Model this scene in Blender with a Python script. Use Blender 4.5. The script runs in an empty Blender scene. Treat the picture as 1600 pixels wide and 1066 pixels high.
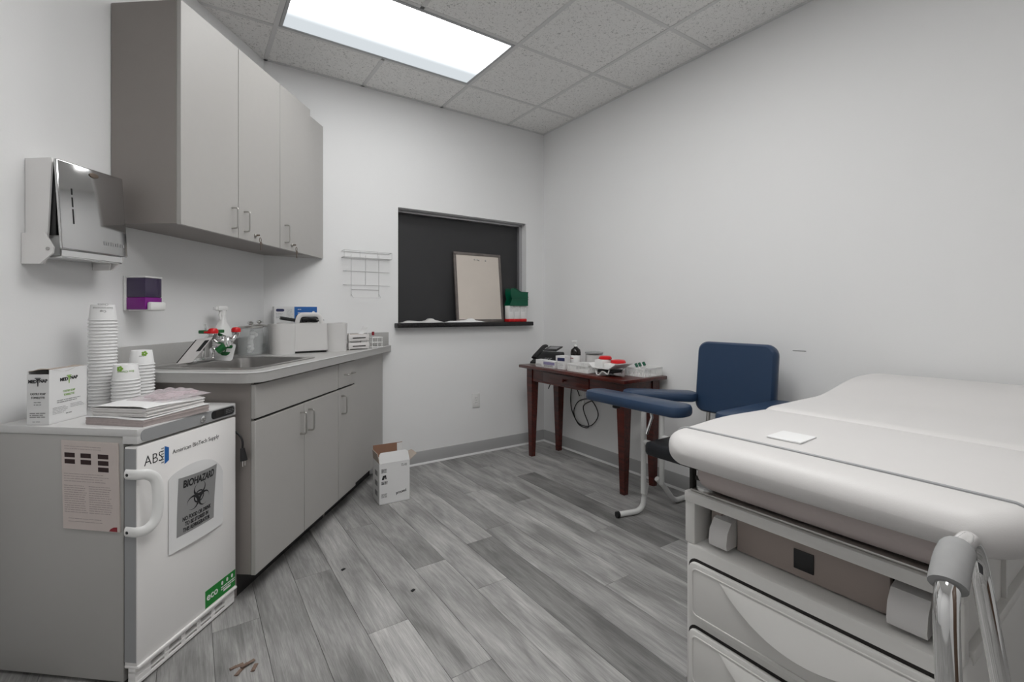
import bpy, bmesh, math, random
from mathutils import Matrix, Vector
random.seed(11)
S = bpy.context.scene
C = S.collection
PI = math.pi
rad = math.radians

# ------------------------------------------------------------------ camera, world, exposure
CAMH = 1.145
cd = bpy.data.cameras.new('camera'); cam = bpy.data.objects.new('camera', cd); C.objects.link(cam)
cd.sensor_width = 36.0; cd.lens = 739.0 / 1600 * 36; cd.shift_y = -44 / 1600
cd.clip_start = 0.02; cd.clip_end = 50
cam.location = (0, 0, CAMH); cam.rotation_euler = (PI / 2, 0, -rad(34.26))
S.camera = cam
w = bpy.data.worlds.new('world'); S.world = w; w.use_nodes = True
w.node_tree.nodes['Background'].inputs[0].default_value = (0.75, 0.78, 0.82, 1)
w.node_tree.nodes['Background'].inputs[1].default_value = 0.05
S.view_settings.view_transform = 'Standard'; S.view_settings.look = 'None'
S.view_settings.gamma = 1.0; S.view_settings.use_curve_mapping = False
S.view_settings.exposure = 0.5
LAMP = 5.7; LAMP2 = 8.5; LAMP3 = 8.0; LGAP = 2

# ------------------------------------------------------------------ helpers
TOPM = {}
def T(x, y, z): return Matrix.Translation((x, y, z))
def R(a, deg): return Matrix.Rotation(rad(deg), 4, a)
def face(o, r, u):
    r = Vector(r).normalized(); u = Vector(u).normalized(); n = r.cross(u)
    m = Matrix.Identity(4)
    for i in range(3): m[i][0] = r[i]; m[i][1] = u[i]; m[i][2] = n[i]; m[i][3] = o[i]
    return m
def fillet(pts, rr, n=5):
    P = [Vector(p) for p in pts]; out = [P[0]]
    for i in range(1, len(P) - 1):
        a, b, c = P[i - 1], P[i], P[i + 1]
        d1 = a - b; d2 = c - b; l = min(rr, d1.length * .49, d2.length * .49)
        p1 = b + d1.normalized() * l; p2 = b + d2.normalized() * l
        for k in range(n + 1):
            t = k / n; out.append((1 - t) ** 2 * p1 + 2 * t * (1 - t) * b + t * t * p2)
    out.append(P[-1]); return out
def catmull(pts, n=8):
    P = [Vector(p) for p in pts]; P = [2 * P[0] - P[1]] + P + [2 * P[-1] - P[-2]]; out = []
    for i in range(1, len(P) - 2):
        a, b, c, d = P[i - 1:i + 3]
        for k in range(n):
            t = k / n
            out.append(.5 * ((2 * b) + (c - a) * t + (2 * a - 5 * b + 4 * c - d) * t * t + (3 * b - a - 3 * c + d) * t ** 3))
    out.append(P[-2]); return out
def rrect(x0, x1, y0, y1, r, n=5):
    out = []
    for cx, cy, a0 in ((x1 - r, y0 + r, -90), (x1 - r, y1 - r, 0), (x0 + r, y1 - r, 90), (x0 + r, y0 + r, 180)):
        for k in range(n + 1):
            a = rad(a0 + 90 * k / n); out.append((cx + r * math.cos(a), cy + r * math.sin(a)))
    return out
class G:
    def __init__(s): s.bm = bmesh.new()
    def _fin(s, verts, M):
        if M is not None: bmesh.ops.transform(s.bm, matrix=M, verts=verts)
    def box(s, x0, x1, y0, y1, z0, z1, b=0, seg=2, M=None):
        vs = [s.bm.verts.new(p) for p in ((x0, y0, z0), (x1, y0, z0), (x1, y1, z0), (x0, y1, z0), (x0, y0, z1), (x1, y0, z1), (x1, y1, z1), (x0, y1, z1))]
        fs = [s.bm.faces.new([vs[i] for i in f]) for f in ((3, 2, 1, 0), (4, 5, 6, 7), (0, 1, 5, 4), (1, 2, 6, 5), (2, 3, 7, 6), (3, 0, 4, 7))]
        s._fin(vs, M)
        if b:
            es = list({e for f in fs for e in f.edges})
            bmesh.ops.bevel(s.bm, geom=es, offset=b, segments=seg, profile=.5, affect='EDGES', clamp_overlap=True)
        return s
    def loft(s, rings, cap=True, closed=True, M=None, loop=False):
        rv = [[s.bm.verts.new(p) for p in r] for r in rings]; n = len(rv[0])
        rng = range(len(rv)) if loop else range(len(rv) - 1)
        for i in rng:
            a, b = rv[i], rv[(i + 1) % len(rv)]
            for k in range(n if closed else n - 1):
                q = (a[k], a[(k + 1) % n], b[(k + 1) % n], b[k])
                try: s.bm.faces.new(q)
                except ValueError: pass
        if cap and not loop:
            try: s.bm.faces.new(list(reversed(rv[0])))
            except ValueError: pass
            try: s.bm.faces.new(rv[-1])
            except ValueError: pass
        s._fin([v for r in rv for v in r], M); return s
    def prism(s, poly, z0, z1, b=0, M=None):
        if b: 
            def ins(p, d):
                c = []; n = len(p)
                for i in range(n):
                    a, q, e = Vector(p[i - 1]), Vector(p[i]), Vector(p[(i + 1) % n])
                    d1 = (q - a).normalized(); d2 = (e - q).normalized()
                    n1 = Vector((-d1.y, d1.x)); n2 = Vector((-d2.y, d2.x)); m = n1 + n2
                    k = d / max(.3, 1 + n1.dot(n2)); c.append((q.x + m.x * k, q.y + m.y * k))
                return c
            i1 = ins(poly, b); i2 = ins(poly, b * .3)
            rings = [[(x, y, z0) for x, y in i1], [(x, y, z0 + b * .3) for x, y in i2], [(x, y, z0 + b) for x, y in poly],
                     [(x, y, z1 - b) for x, y in poly], [(x, y, z1 - b * .3) for x, y in i2], [(x, y, z1) for x, y in i1]]
        else: rings = [[(x, y, z0) for x, y in poly], [(x, y, z1) for x, y in poly]]
        return s.loft(rings, M=M)
    def lathe(s, prof, n=20, M=None, cap=True):
        rings = [[(max(r, 1e-5) * math.cos(2 * PI * k / n), max(r, 1e-5) * math.sin(2 * PI * k / n), z) for k in range(n)] for r, z in prof]
        return s.loft(rings, cap=cap, M=M)
    def cyl(s, p0, p1, r, n=14, r1=None, b=0):
        p0 = Vector(p0); p1 = Vector(p1); d = p1 - p0; L = d.length; r1 = r if r1 is None else r1
        q = Vector((0, 0, 1)).rotation_difference(d.normalized()).to_matrix().to_4x4()
        M = Matrix.Translation(p0) @ q
        prof = [(r, 0), (r1, L)] if not b else [(r - b, 0), (r, b), (r1, L - b), (r1 - b, L)]
        return s.lathe(prof, n, M)
    def tube(s, pts, r, n=10, loop=False, flat=None, up=None):
        P = [Vector(p) for p in pts]; rings = []; N = len(P); prev = None
        for i in range(N):
            if loop: t = (P[(i + 1) % N] - P[i - 1]).normalized()
            else: t = (P[min(i + 1, N - 1)] - P[max(i - 1, 0)]).normalized()
            if prev is None:
                a = Vector(up) if up else (Vector((0, 0, 1)) if abs(t.z) < .9 else Vector((1, 0, 0)))
                u = (a - t * a.dot(t)).normalized()
            else: u = (prev - t * prev.dot(t)).normalized()
            prev = u; v = t.cross(u); rr = r[i] if isinstance(r, (list, tuple)) else r
            ru, rv = (rr, rr) if flat is None else flat
            rings.append([P[i] + u * ru * math.cos(2 * PI * k / n) + v * rv * math.sin(2 * PI * k / n) for k in range(n)])
        return s.loft(rings, loop=loop)
    def grid(s, fn, nu, nv, th=None, M=None):
        """fn(u,v)->point; th: thickness vector or None"""
        def lay(off): return [[s.bm.verts.new(Vector(fn(i / nu, j / nv)) + off) for j in range(nv + 1)] for i in range(nu + 1)]
        a = lay(Vector((0, 0, 0))); al = [v for r in a for v in r]
        for i in range(nu):
            for j in range(nv): s.bm.faces.new((a[i][j], a[i + 1][j], a[i + 1][j + 1], a[i][j + 1]))
        if th is not None:
            b = lay(Vector(th)); al += [v for r in b for v in r]
            for i in range(nu):
                for j in range(nv): s.bm.faces.new((b[i][j], b[i][j + 1], b[i + 1][j + 1], b[i + 1][j]))
            for i in range(nu):
                for j in (0, nv): s.bm.faces.new((a[i][j], a[i + 1][j], b[i + 1][j], b[i][j]))
            for j in range(nv):
                for i in (0, nu): s.bm.faces.new((a[i][j], a[i][j + 1], b[i][j + 1], b[i][j]))
        s._fin(al, M); return s
    def quad(s, pts): s.bm.faces.new([s.bm.verts.new(p) for p in pts]); return s
def link(name, me, mt, parent):
    if mt is not None and not me.materials: me.materials.append(mt)
    o = bpy.data.objects.new(name, me); C.objects.link(o)
    if parent is not None: o.parent = parent; TOPM[o] = TOPM[parent]
    return o
def obj(name, g, mt, parent=None, loc=None, world=False, smooth=True, kind=None, label=None):
    if world and parent is not None: bmesh.ops.transform(g.bm, matrix=TOPM[parent].inverted(), verts=g.bm.verts)
    bmesh.ops.recalc_face_normals(g.bm, faces=g.bm.faces)
    me = bpy.data.meshes.new(name); g.bm.to_mesh(me); g.bm.free()
    if smooth:
        me.shade_smooth(); me.set_sharp_from_angle(angle=rad(38))
    o = link(name, me, mt, parent)
    if loc: o.location = loc
    if parent is None: TOPM[o] = Matrix.Translation(loc or (0, 0, 0))
    if kind: o['kind'] = kind
    if label: o['label'] = label
    return o
def tag(o, label, cat, group=None):
    o['label'] = label; o['category'] = cat
    if group: o['group'] = group
    return o
def thing(name, label, cat, loc=(0, 0, 0), rz=0, group=None):
    o = bpy.data.objects.new(name, None); C.objects.link(o); o.empty_display_size = .05
    o.location = loc; o.rotation_euler = (0, 0, rad(rz)); TOPM[o] = Matrix.Translation(loc) @ R('Z', rz)
    return tag(o, label, cat, group)
def struct(name, g, mt, **k):
    o = obj(name, g, mt, **k); o['kind'] = 'structure'; return o
def copy_tree(o, parent=None):
    c = o.copy(); C.objects.link(c); c.parent = parent
    for ch in list(o.children): copy_tree(ch, c)
    return c
def text_mesh(body, size, ext=.0003, bold=0, sx=1, sp=1, align='CENTER', lead=1):
    cu = bpy.data.curves.new('t', 'FONT'); cu.body = body; cu.size = size; cu.extrude = ext; cu.offset = bold
    cu.align_x = align; cu.align_y = 'CENTER'; cu.space_character = sp; cu.space_line = lead; cu.resolution_u = 3
    o = bpy.data.objects.new('t', cu); C.objects.link(o); bpy.context.view_layer.update()
    me = bpy.data.meshes.new_from_object(o.evaluated_get(bpy.context.evaluated_depsgraph_get()))
    bpy.data.objects.remove(o); bpy.data.curves.remove(cu)
    for v in me.vertices: v.co.x *= sx
    me.materials.clear(); return me
def text(name, body, size, mt, parent, M, world=False, fn=None, **k):
    me = text_mesh(body, size, **k); me.name = name
    if world: M = TOPM[parent].inverted() @ M
    me.transform(M)
    if fn:
        for v in me.vertices: v.co = fn(v.co)
    return link(name, me, mt, parent)
def lines_print(g, M, x0, x1, y0, y1, n, h=.0012, jit=.25, e=.0003):
    """rows of small print as thin bars"""
    for i in range(n):
        y = y1 - (y1 - y0) * (i + .5) / n; x = x0
        xe = x1 - (x1 - x0) * jit * random.random()
        while x < xe - .002:
            l = min(random.uniform(.004, .02), xe - x); g.box(x, x + l, y - h / 2, y + h / 2, 0, e, M=M); x += l + .0022

# ------------------------------------------------------------------ materials (all node based)
MATS = {}
def mat(name, col, rough=.5, metal=0, var=.04, vscale=6, bump=0, bscale=60, spec=.5, trans=0, ior=1.45, coat=0, alpha=1):
    m = bpy.data.materials.new(name); m.use_nodes = True; nt = m.node_tree; b = nt.nodes['Principled BSDF']
    tc = nt.nodes.new('ShaderNodeTexCoord'); nz = nt.nodes.new('ShaderNodeTexNoise'); nz.inputs['Scale'].default_value = vscale; nz.inputs['Detail'].default_value = 4
    nt.links.new(tc.outputs['Object'], nz.inputs['Vector'])
    rp = nt.nodes.new('ShaderNodeMix'); rp.data_type = 'RGBA'
    rp.inputs[6].default_value = (*[c * (1 - var) for c in col], 1); rp.inputs[7].default_value = (*[min(1, c * (1 + var)) for c in col], 1)
    nt.links.new(nz.outputs['Fac'], rp.inputs[0]); nt.links.new(rp.outputs[2], b.inputs['Base Color'])
    b.inputs['Roughness'].default_value = rough; b.inputs['Metallic'].default_value = metal
    b.inputs['Specular IOR Level'].default_value = spec; b.inputs['IOR'].default_value = ior
    b.inputs['Transmission Weight'].default_value = trans; b.inputs['Coat Weight'].default_value = coat; b.inputs['Alpha'].default_value = alpha
    if bump:
        n2 = nt.nodes.new('ShaderNodeTexNoise'); n2.inputs['Scale'].default_value = bscale; n2.inputs['Detail'].default_value = 3
        bp = nt.nodes.new('ShaderNodeBump'); bp.inputs['Strength'].default_value = bump; bp.inputs['Distance'].default_value = .002
        nt.links.new(tc.outputs['Object'], n2.inputs['Vector']); nt.links.new(n2.outputs['Fac'], bp.inputs['Height']); nt.links.new(bp.outputs['Normal'], b.inputs['Normal'])
    MATS[name] = m; return m
m_wall = mat('wall_paint', (.82, .822, .823), .75, var=.015, vscale=2, bump=.12, bscale=140)
m_ext = mat('wall_core', (.6, .6, .6), .9)
m_base = mat('baseboard_vinyl', (.38, .38, .38), .5)
m_caulk = mat('caulk', (.7, .7, .7), .6)
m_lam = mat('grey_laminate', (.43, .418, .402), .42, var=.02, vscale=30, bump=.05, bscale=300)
m_lamend = mat('end_panel_laminate_shaded', (.27, .245, .232), .42, var=.03, vscale=20)  # door laminate made darker and warmer: shade on the end panels painted in
m_lamedge = mat('laminate_edge', (.30, .285, .272), .45)
m_ctop = mat('countertop_laminate', (.42, .415, .405), .32, var=.05, vscale=120)
m_dark = mat('dark_gap', (.02, .018, .017), .8)
m_toe = mat('toe_kick_black', (.025, .024, .023), .6)
m_chrome = mat('chrome', (.82, .82, .82), .08, 1, var=.01)
m_satin = mat('satin_nickel', (.5, .49, .47), .3, 1, var=.03)
m_steel = mat('brushed_steel', (.42, .41, .40), .3, 1, var=.08, vscale=40)
m_dispst = mat('polished_steel', (.62, .62, .62), .1, 1, var=.02)
m_white = mat('white_plastic', (.80, .80, .79), .4)
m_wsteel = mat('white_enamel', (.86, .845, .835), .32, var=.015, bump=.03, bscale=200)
m_fside = mat('fridge_side_shaded', (.43, .42, .405), .42, var=.015)  # fridge enamel darkened to put the shade on its sides into the colour
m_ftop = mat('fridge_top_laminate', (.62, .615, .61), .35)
m_fgrey = mat('fridge_grey_trim', (.32, .325, .33), .4)
m_black = mat('black_plastic', (.012, .012, .013), .4)
m_ink = mat('black_ink', (.02, .02, .022), .7)
m_inkg = mat('grey_ink', (.28, .28, .28), .8)
m_inkgr = mat('green_ink', (.22, .42, .06), .7)
m_blue = mat('blue_print', (.02, .13, .42), .5)
m_paper = mat('white_paper', (.80, .80, .80), .8, var=.02)
m_paper2 = mat('paper_offwhite', (.72, .70, .69), .8, var=.05, vscale=40)
m_silver = mat('silver_sticker', (.36, .36, .36), .45, .3)
m_card = mat('white_carton', (.76, .76, .76), .7, var=.03)
m_brown = mat('brown_cardboard', (.27, .15, .10), .85, var=.1, vscale=40)
m_kraft = mat('kraft_cardboard', (.42, .36, .31), .85, var=.06, vscale=50)
m_green = mat('green_label', (.01, .22, .03), .5)
m_dgreen = mat('dark_green_plastic', (.0, .09, .045), .35, var=.2, vscale=20)
m_egreen = mat('eyewash_green', (.01, .12, .03), .4)
m_red = mat('red_plastic', (.60, .008, .012), .35)
m_dred = mat('dark_red', (.25, .01, .02), .5)
m_purple = mat('soap_purple', (.20, .01, .22), .2, var=.05)
m_smoke = mat('smoked_plastic', (.06, .045, .09), .15, var=.05)
m_navy = mat('navy_vinyl', (.022, .047, .098), .36, var=.06, vscale=10, bump=.15, bscale=350)
m_navy2 = mat('black_vinyl', (.008, .009, .012), .45)
m_vinyl = mat('upholstery_vinyl', (.66, .645, .637), .42, var=.02, vscale=8, bump=.1, bscale=300)
m_pinkv = mat('legrest_vinyl', (.50, .44, .425), .5, var=.03)
m_exam = mat('exam_base_plastic', (.68, .67, .65), .42, var=.02)
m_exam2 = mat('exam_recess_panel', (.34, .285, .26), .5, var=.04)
m_tubew = mat('white_powder_coat', (.70, .70, .69), .35)
m_grip = mat('grey_foam_grip', (.30, .30, .30), .8, var=.08, vscale=60)
m_granite = mat('black_granite', (.012, .011, .012), .25, var=.6, vscale=150)
m_panel = mat('dark_shutter_panel', (.032, .032, .034), .5, var=.1)
m_alu = mat('aluminium_frame', (.45, .45, .46), .35, .7)
m_cork = mat('cream_board', (.66, .60, .54), .75, var=.04, vscale=8)
m_bframe = mat('worn_board_frame', (.17, .15, .14), .45, .3, var=.35, vscale=30)
m_glass = mat('clear_glass', (.96, .97, .97), .02, trans=1, ior=1.45, var=0)
m_cotton = mat('cotton', (.78, .78, .78), .95, bump=.8, bscale=80)
m_foil = mat('foil', (.55, .55, .55), .25, .9, var=.2, vscale=50, bump=.9, bscale=60)
m_frost = mat('frosted_plastic', (.74, .73, .72), .35, trans=.15, var=.02)
m_film = mat('clear_film', (.85, .80, .82), .12, var=.03, trans=.6, ior=1.2)
m_pink = mat('pink_contents', (.55, .42, .45), .6, var=.2, vscale=60)
m_pouch = mat('pouch_edges', (.46, .40, .39), .8, var=.15, vscale=90)
m_wire = mat('white_wire', (.62, .62, .62), .4)
m_lightbezel = mat('lamp_bezel', (.45, .46, .47), .5)
m_tbar = mat('ceiling_grid_paint', (.68, .68, .675), .5)
m_key = mat('key_brass', (.20, .16, .13), .4, .8)
m_lcd = mat('phone_screen', (.25, .25, .26), .4)
m_violet = mat('violet_print', (.28, .25, .42), .6)
m_navyp = mat('navy_print', (.02, .025, .09), .5)
m_amber = mat('dark_bottle', (.008, .006, .006), .2)
m_bark = mat('dry_bark', (.2, .14, .11), .9, var=.3, vscale=80)

def clear_mat(name, col, k, rough=.05):
    m = bpy.data.materials.new(name); m.use_nodes = True; nt = m.node_tree; N = nt.nodes.new; L = nt.links.new
    p = nt.nodes['Principled BSDF']; p.inputs['Base Color'].default_value = (*col, 1); p.inputs['Roughness'].default_value = rough
    tc = N('ShaderNodeTexCoord'); nz = N('ShaderNodeTexNoise'); nz.inputs['Scale'].default_value = 30; L(tc.outputs['Object'], nz.inputs['Vector'])
    mr = N('ShaderNodeMapRange'); mr.inputs[3].default_value = k * .8; mr.inputs[4].default_value = k * 1.2; L(nz.outputs['Fac'], mr.inputs[0])
    t = N('ShaderNodeBsdfTransparent'); t.inputs[0].default_value = (.97, .975, .975, 1); mx = N('ShaderNodeMixShader')
    L(mr.outputs[0], mx.inputs[0]); L(t.outputs[0], mx.inputs[1]); L(p.outputs[0], mx.inputs[2]); L(mx.outputs[0], nt.nodes['Material Output'].inputs[0]); return m
m_glass = clear_mat('clear_glass_sheet', (.75, .77, .77), .22); m_film = clear_mat('clear_film_sheet', (.85, .76, .79), .30, .15)
def wood_mat():
    m = mat('cherry_wood', (.10, .018, .010), .28, coat=.3); nt = m.node_tree; b = nt.nodes['Principled BSDF']
    tc = nt.nodes.new('ShaderNodeTexCoord'); mp = nt.nodes.new('ShaderNodeMapping'); mp.inputs['Scale'].default_value = (30, 3, 30)
    nz = nt.nodes.new('ShaderNodeTexNoise'); nz.inputs['Scale'].default_value = 2; nz.inputs['Detail'].default_value = 6
    cr = nt.nodes.new('ShaderNodeValToRGB'); cr.color_ramp.elements[0].color = (.028, .0035, .0025, 1); cr.color_ramp.elements[1].color = (.10, .013, .007, 1)
    cr.color_ramp.elements[0].position = .3; cr.color_ramp.elements[1].position = .7
    nt.links.new(tc.outputs['Object'], mp.inputs[0]); nt.links.new(mp.outputs[0], nz.inputs['Vector']); nt.links.new(nz.outputs['Fac'], cr.inputs[0]); nt.links.new(cr.outputs[0], b.inputs['Base Color'])
    return m
m_wood = wood_mat()
def plank_mat():
    m = bpy.data.materials.new('grey_vinyl_plank'); m.use_nodes = True; nt = m.node_tree; N = nt.nodes.new; L = nt.links.new; b = nt.nodes['Principled BSDF']
    tc = N('ShaderNodeTexCoord'); oi = N('ShaderNodeObjectInfo'); sc = N('ShaderNodeVectorMath'); sc.operation = 'SCALE'; sc.inputs[0].default_value = (37, 91, 53); L(oi.outputs['Random'], sc.inputs['Scale'])
    ad = N('ShaderNodeVectorMath'); L(tc.outputs['Object'], ad.inputs[0]); L(sc.outputs[0], ad.inputs[1])
    def nz(scale, s, det, dist=0):
        mp = N('ShaderNodeMapping'); mp.inputs['Scale'].default_value = scale; L(ad.outputs[0], mp.inputs[0])
        n = N('ShaderNodeTexNoise'); n.inputs['Scale'].default_value = s; n.inputs['Detail'].default_value = det; n.inputs['Distortion'].default_value = dist; L(mp.outputs[0], n.inputs['Vector']); return n.outputs['Fac']
    def mr(v, a, b_, c, d):
        r = N('ShaderNodeMapRange'); r.inputs[1].default_value = a; r.inputs[2].default_value = b_; r.inputs[3].default_value = c; r.inputs[4].default_value = d; L(v, r.inputs[0]); return r.outputs[0]
    def mul(a, b_):
        k = N('ShaderNodeMath'); k.operation = 'MULTIPLY'; L(a, k.inputs[0]); L(b_, k.inputs[1]); return k.outputs[0]
    cloud = mr(nz((9, 2.0, 1), 1.3, 5, .6), .32, .68, .64, 1.28)
    streak = mr(nz((55, 3, 1), 1.6, 5, .8), .3, .7, .80, 1.16)
    grain = mr(nz((160, 7, 1), 2.2, 3, .5), .35, .62, .86, 1.06)
    v = mul(mul(cloud, streak), grain)
    mx = N('ShaderNodeVectorMath'); mx.operation = 'SCALE'; L(oi.outputs['Color'], mx.inputs[0]); L(v, mx.inputs['Scale'])
    L(mx.outputs[0], b.inputs['Base Color']); b.inputs['Roughness'].default_value = .48
    bp = N('ShaderNodeBump'); bp.inputs['Strength'].default_value = .15; bp.inputs['Distance'].default_value = .001; L(grain, bp.inputs['Height']); L(bp.outputs[0], b.inputs['Normal'])
    return m
m_plank = plank_mat()
def tile_mat():
    m = bpy.data.materials.new('fissured_ceiling_tile'); m.use_nodes = True; nt = m.node_tree; N = nt.nodes.new; L = nt.links.new; b = nt.nodes['Principled BSDF']
    tc = N('ShaderNodeTexCoord'); oi = N('ShaderNodeObjectInfo'); sc = N('ShaderNodeVectorMath'); sc.operation = 'SCALE'; sc.inputs[0].default_value = (17, 29, 3); L(oi.outputs['Random'], sc.inputs['Scale'])
    ad = N('ShaderNodeVectorMath'); L(tc.outputs['Object'], ad.inputs[0]); L(sc.outputs[0], ad.inputs[1])
    n = N('ShaderNodeTexNoise'); n.inputs['Scale'].default_value = 75; n.inputs['Detail'].default_value = 3; n.inputs['Distortion'].default_value = 1.5; L(ad.outputs[0], n.inputs['Vector'])
    cr = N('ShaderNodeValToRGB'); cr.color_ramp.elements[0].position = .34; cr.color_ramp.elements[0].color = (.52, .515, .505, 1); cr.color_ramp.elements[1].position = .43; cr.color_ramp.elements[1].color = (.86, .855, .84, 1)
    L(n.outputs['Fac'], cr.inputs[0]); L(cr.outputs[0], b.inputs['Base Color']); b.inputs['Roughness'].default_value = .95
    bp = N('ShaderNodeBump'); bp.inputs['Strength'].default_value = .5; bp.inputs['Distance'].default_value = .003; L(cr.outputs[0], bp.inputs['Height']); L(bp.outputs[0], b.inputs['Normal'])
    return m
m_tile = tile_mat()
def lamp_mat(name, power, dim):
    m = bpy.data.materials.new(name); m.use_nodes = True; nt = m.node_tree; N = nt.nodes.new; L = nt.links.new
    nt.nodes.remove(nt.nodes['Principled BSDF']); e = N('ShaderNodeEmission'); L(e.outputs[0], nt.nodes['Material Output'].inputs[0])
    tc = N('ShaderNodeTexCoord'); sp = N('ShaderNodeSeparateXYZ'); L(tc.outputs['Object'], sp.inputs[0])
    nz = N('ShaderNodeTexNoise'); nz.inputs['Scale'].default_value = 3; L(tc.outputs['Object'], nz.inputs['Vector'])
    # viewing-angle dimming of the lens painted in: emission falls off towards the back wall
    r = N('ShaderNodeMapRange'); r.interpolation_type = 'SMOOTHSTEP'; r.inputs[1].default_value = -.10; r.inputs[2].default_value = .17; r.inputs[3].default_value = 1; r.inputs[4].default_value = dim; L(sp.outputs['Y'], r.inputs[0])
    k = N('ShaderNodeMath'); k.operation = 'MULTIPLY'; k.inputs[1].default_value = power; L(r.outputs[0], k.inputs[0]); L(k.outputs[0], e.inputs['Strength'])
    cr = N('ShaderNodeMix'); cr.data_type = 'RGBA'; cr.inputs[6].default_value = (.88, .95, 1, 1); cr.inputs[7].default_value = (1, .99, .975, 1); L(r.outputs[0], cr.inputs[0]); L(cr.outputs[2], e.inputs['Color'])
    return m
m_lamp = lamp_mat('lit_diffuser_painted_dim', LAMP, .095); m_lamp2 = lamp_mat('lit_diffuser_added', LAMP2, .8); m_lamp3 = lamp_mat('lit_diffuser_added_near', LAMP3, .8)

# ------------------------------------------------------------------ the room
XR, YB, H = 2.622, 3.342, 2.739
P0 = Vector((.384, 3.342)); TH = 38.5
W2 = Vector((math.sin(rad(TH)), math.cos(rad(TH)))); N2 = Vector((math.cos(rad(TH)), -math.sin(rad(TH))))
def st(s, t): return P0 + W2 * s + N2 * t          # s along the left wall, t out from it
XS, YF = -1.2, -1.3
sL = (XS - P0.x) / W2.x; cornL = st(sL, 0)
ROOM = [(XS, YF), (XR, YF), (XR, YB), (P0.x, P0.y), (cornL.x, cornL.y)]
def clip(poly, room=ROOM):
    n = len(room)
    for i in range(n):
        ax, ay = room[i]; bx, by = room[(i + 1) % n]; out = []
        f = lambda p: (bx - ax) * (p[1] - ay) - (by - ay) * (p[0] - ax)
        for k in range(len(poly)):
            p, q = poly[k], poly[(k + 1) % len(poly)]; a, b = f(p), f(q)
            if a >= 0: out.append(p)
            if (a >= 0) != (b >= 0): t = a / (a - b); out.append((p[0] + (q[0] - p[0]) * t, p[1] + (q[1] - p[1]) * t))
        poly = out
        if len(poly) < 3: return []
    cl = []
    for p in poly:
        if not cl or (p[0] - cl[-1][0]) ** 2 + (p[1] - cl[-1][1]) ** 2 > 1e-8: cl.append(p)
    if len(cl) > 2 and (cl[0][0] - cl[-1][0]) ** 2 + (cl[0][1] - cl[-1][1]) ** 2 < 1e-8: cl.pop()
    return cl if len(cl) > 2 else []
big = [(XS - .1, YF - .1), (XR + .1, YF - .1), (XR + .1, YB + .1), (P0.x, P0.y + .1), (cornL.x - .1, cornL.y)]
floor = struct('floor', G().prism(ROOM, -.06, -.003), m_dark)
def area(p): return abs(sum(p[i - 1][0] * p[i][1] - p[i][0] * p[i - 1][1] for i in range(len(p)))) / 2
PW, PL = .1525, 1.22
row_joint = {4: 2.06, 3: 1.70, 0: 1.68, 5: .92, 2: 1.99, 1: 2.55, 6: 1.42, 7: 2.35, 8: 1.80, 9: 2.72, 10: 2.2, 11: 1.95, 12: 2.8, -1: 2.2, -2: 1.5, -3: 2.0}
tone_fix = {(4, 0): .66, (0, 0): 1.3, (3, 0): 1.12, (3, -1): 1.22, (9, 0): .55, (2, -1): 1.1}
shared = {}
for row in range(-12, 14):
    x0 = .523 + row * PW; x1 = x0 + PW
    j = row_joint.get(row, random.uniform(1.2, 2.4))
    k0 = int((YF - j) // PL) - 1
    for k in range(k0, 4):
        ye = j - (-k) * PL if k <= 0 else j + k * PL
        y0, y1 = ye - PL, ye       # plank whose far end is at j + k*PL
        g = .0005
        rect = [(x0 + g, y0 + g), (x1 - g, y0 + g), (x1 - g, y1 - g), (x0 + g, y1 - g)]
        pl = clip(rect)
        if not pl or area(pl) < .002: continue
        cx, cy = (x0 + x1) / 2, (y0 + y1) / 2
        full = abs(area(pl) - area(rect)) < 1e-6
        if full and 'p' in shared:
            o = bpy.data.objects.new('plank', shared['p']); C.objects.link(o)
        else:
            loc_ = [(a - cx, b - cy) for a, b in (rect if full else pl)]
            gg = G(); gg.prism(loc_, -.012, 0, b=.0009)
            bmesh.ops.recalc_face_normals(gg.bm, faces=gg.bm.faces); me = bpy.data.meshes.new('plank'); gg.bm.to_mesh(me); gg.bm.free(); me.materials.append(m_plank)
            o = bpy.data.objects.new('plank', me); C.objects.link(o)
            if full: shared['p'] = me
        o.parent = floor; o.location = (cx, cy, 0)
        tone = tone_fix.get((row, k), random.choice((.88, .94, 1, 1, 1.05, 1.1)) * random.uniform(.96, 1.04))
        v = .33 * tone; o.color = (v * 1.0, v * .985, v * .965, 1)
# walls
OPX0, OPX1, OPZ0, OPZ1 = 1.264, 2.425, 1.07, 1.922
g = G(); yb1 = YB + .14
g.box(P0.x - .15, OPX0, YB, yb1, 0, H + .06); g.box(OPX1, XR, YB, yb1, 0, H + .06); g.box(OPX0, OPX1, YB, yb1, 0, OPZ0 - .035); g.box(OPX0, OPX1, YB, yb1, OPZ1, H + .06)
struct('wall_back', g, m_wall, smooth=False)
struct('wall_right', G().box(XR, XR + .1, YF - .1, YB + .14, 0, H + .06), m_wall, smooth=False)
a, b_ = st(sL - .0, 0), st(0, 0); a2, b2 = st(sL - .1, -.1), st(-.0, -.1)
struct('wall_left', G().prism([(a.x, a.y), (b_.x, b_.y), (b2.x, b2.y), (a2.x, a2.y)], 0, H + .06), m_wall, smooth=False)
struct('wall_side', G().box(XS - .1, XS, YF - .1, cornL.y, 0, H + .06), m_wall, smooth=False)
struct('wall_front', G().box(XS, XR, YF - .1, YF, 0, H + .06), m_wall, smooth=False)
dg = struct('door_1', G().box(.1, 1.0, YF, YF + .04, 0, 2.08, b=.004), mat('door_veneer', (.12, .075, .05), .4, var=.2, vscale=12))
obj('door_handle', G().cyl((.92, YF + .04, 1.0), (.92, YF + .1, 1.0), .012).tube(fillet([(.92, YF + .095, 1), (.8, YF + .095, 1)], .01), .01), m_satin, dg)
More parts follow.
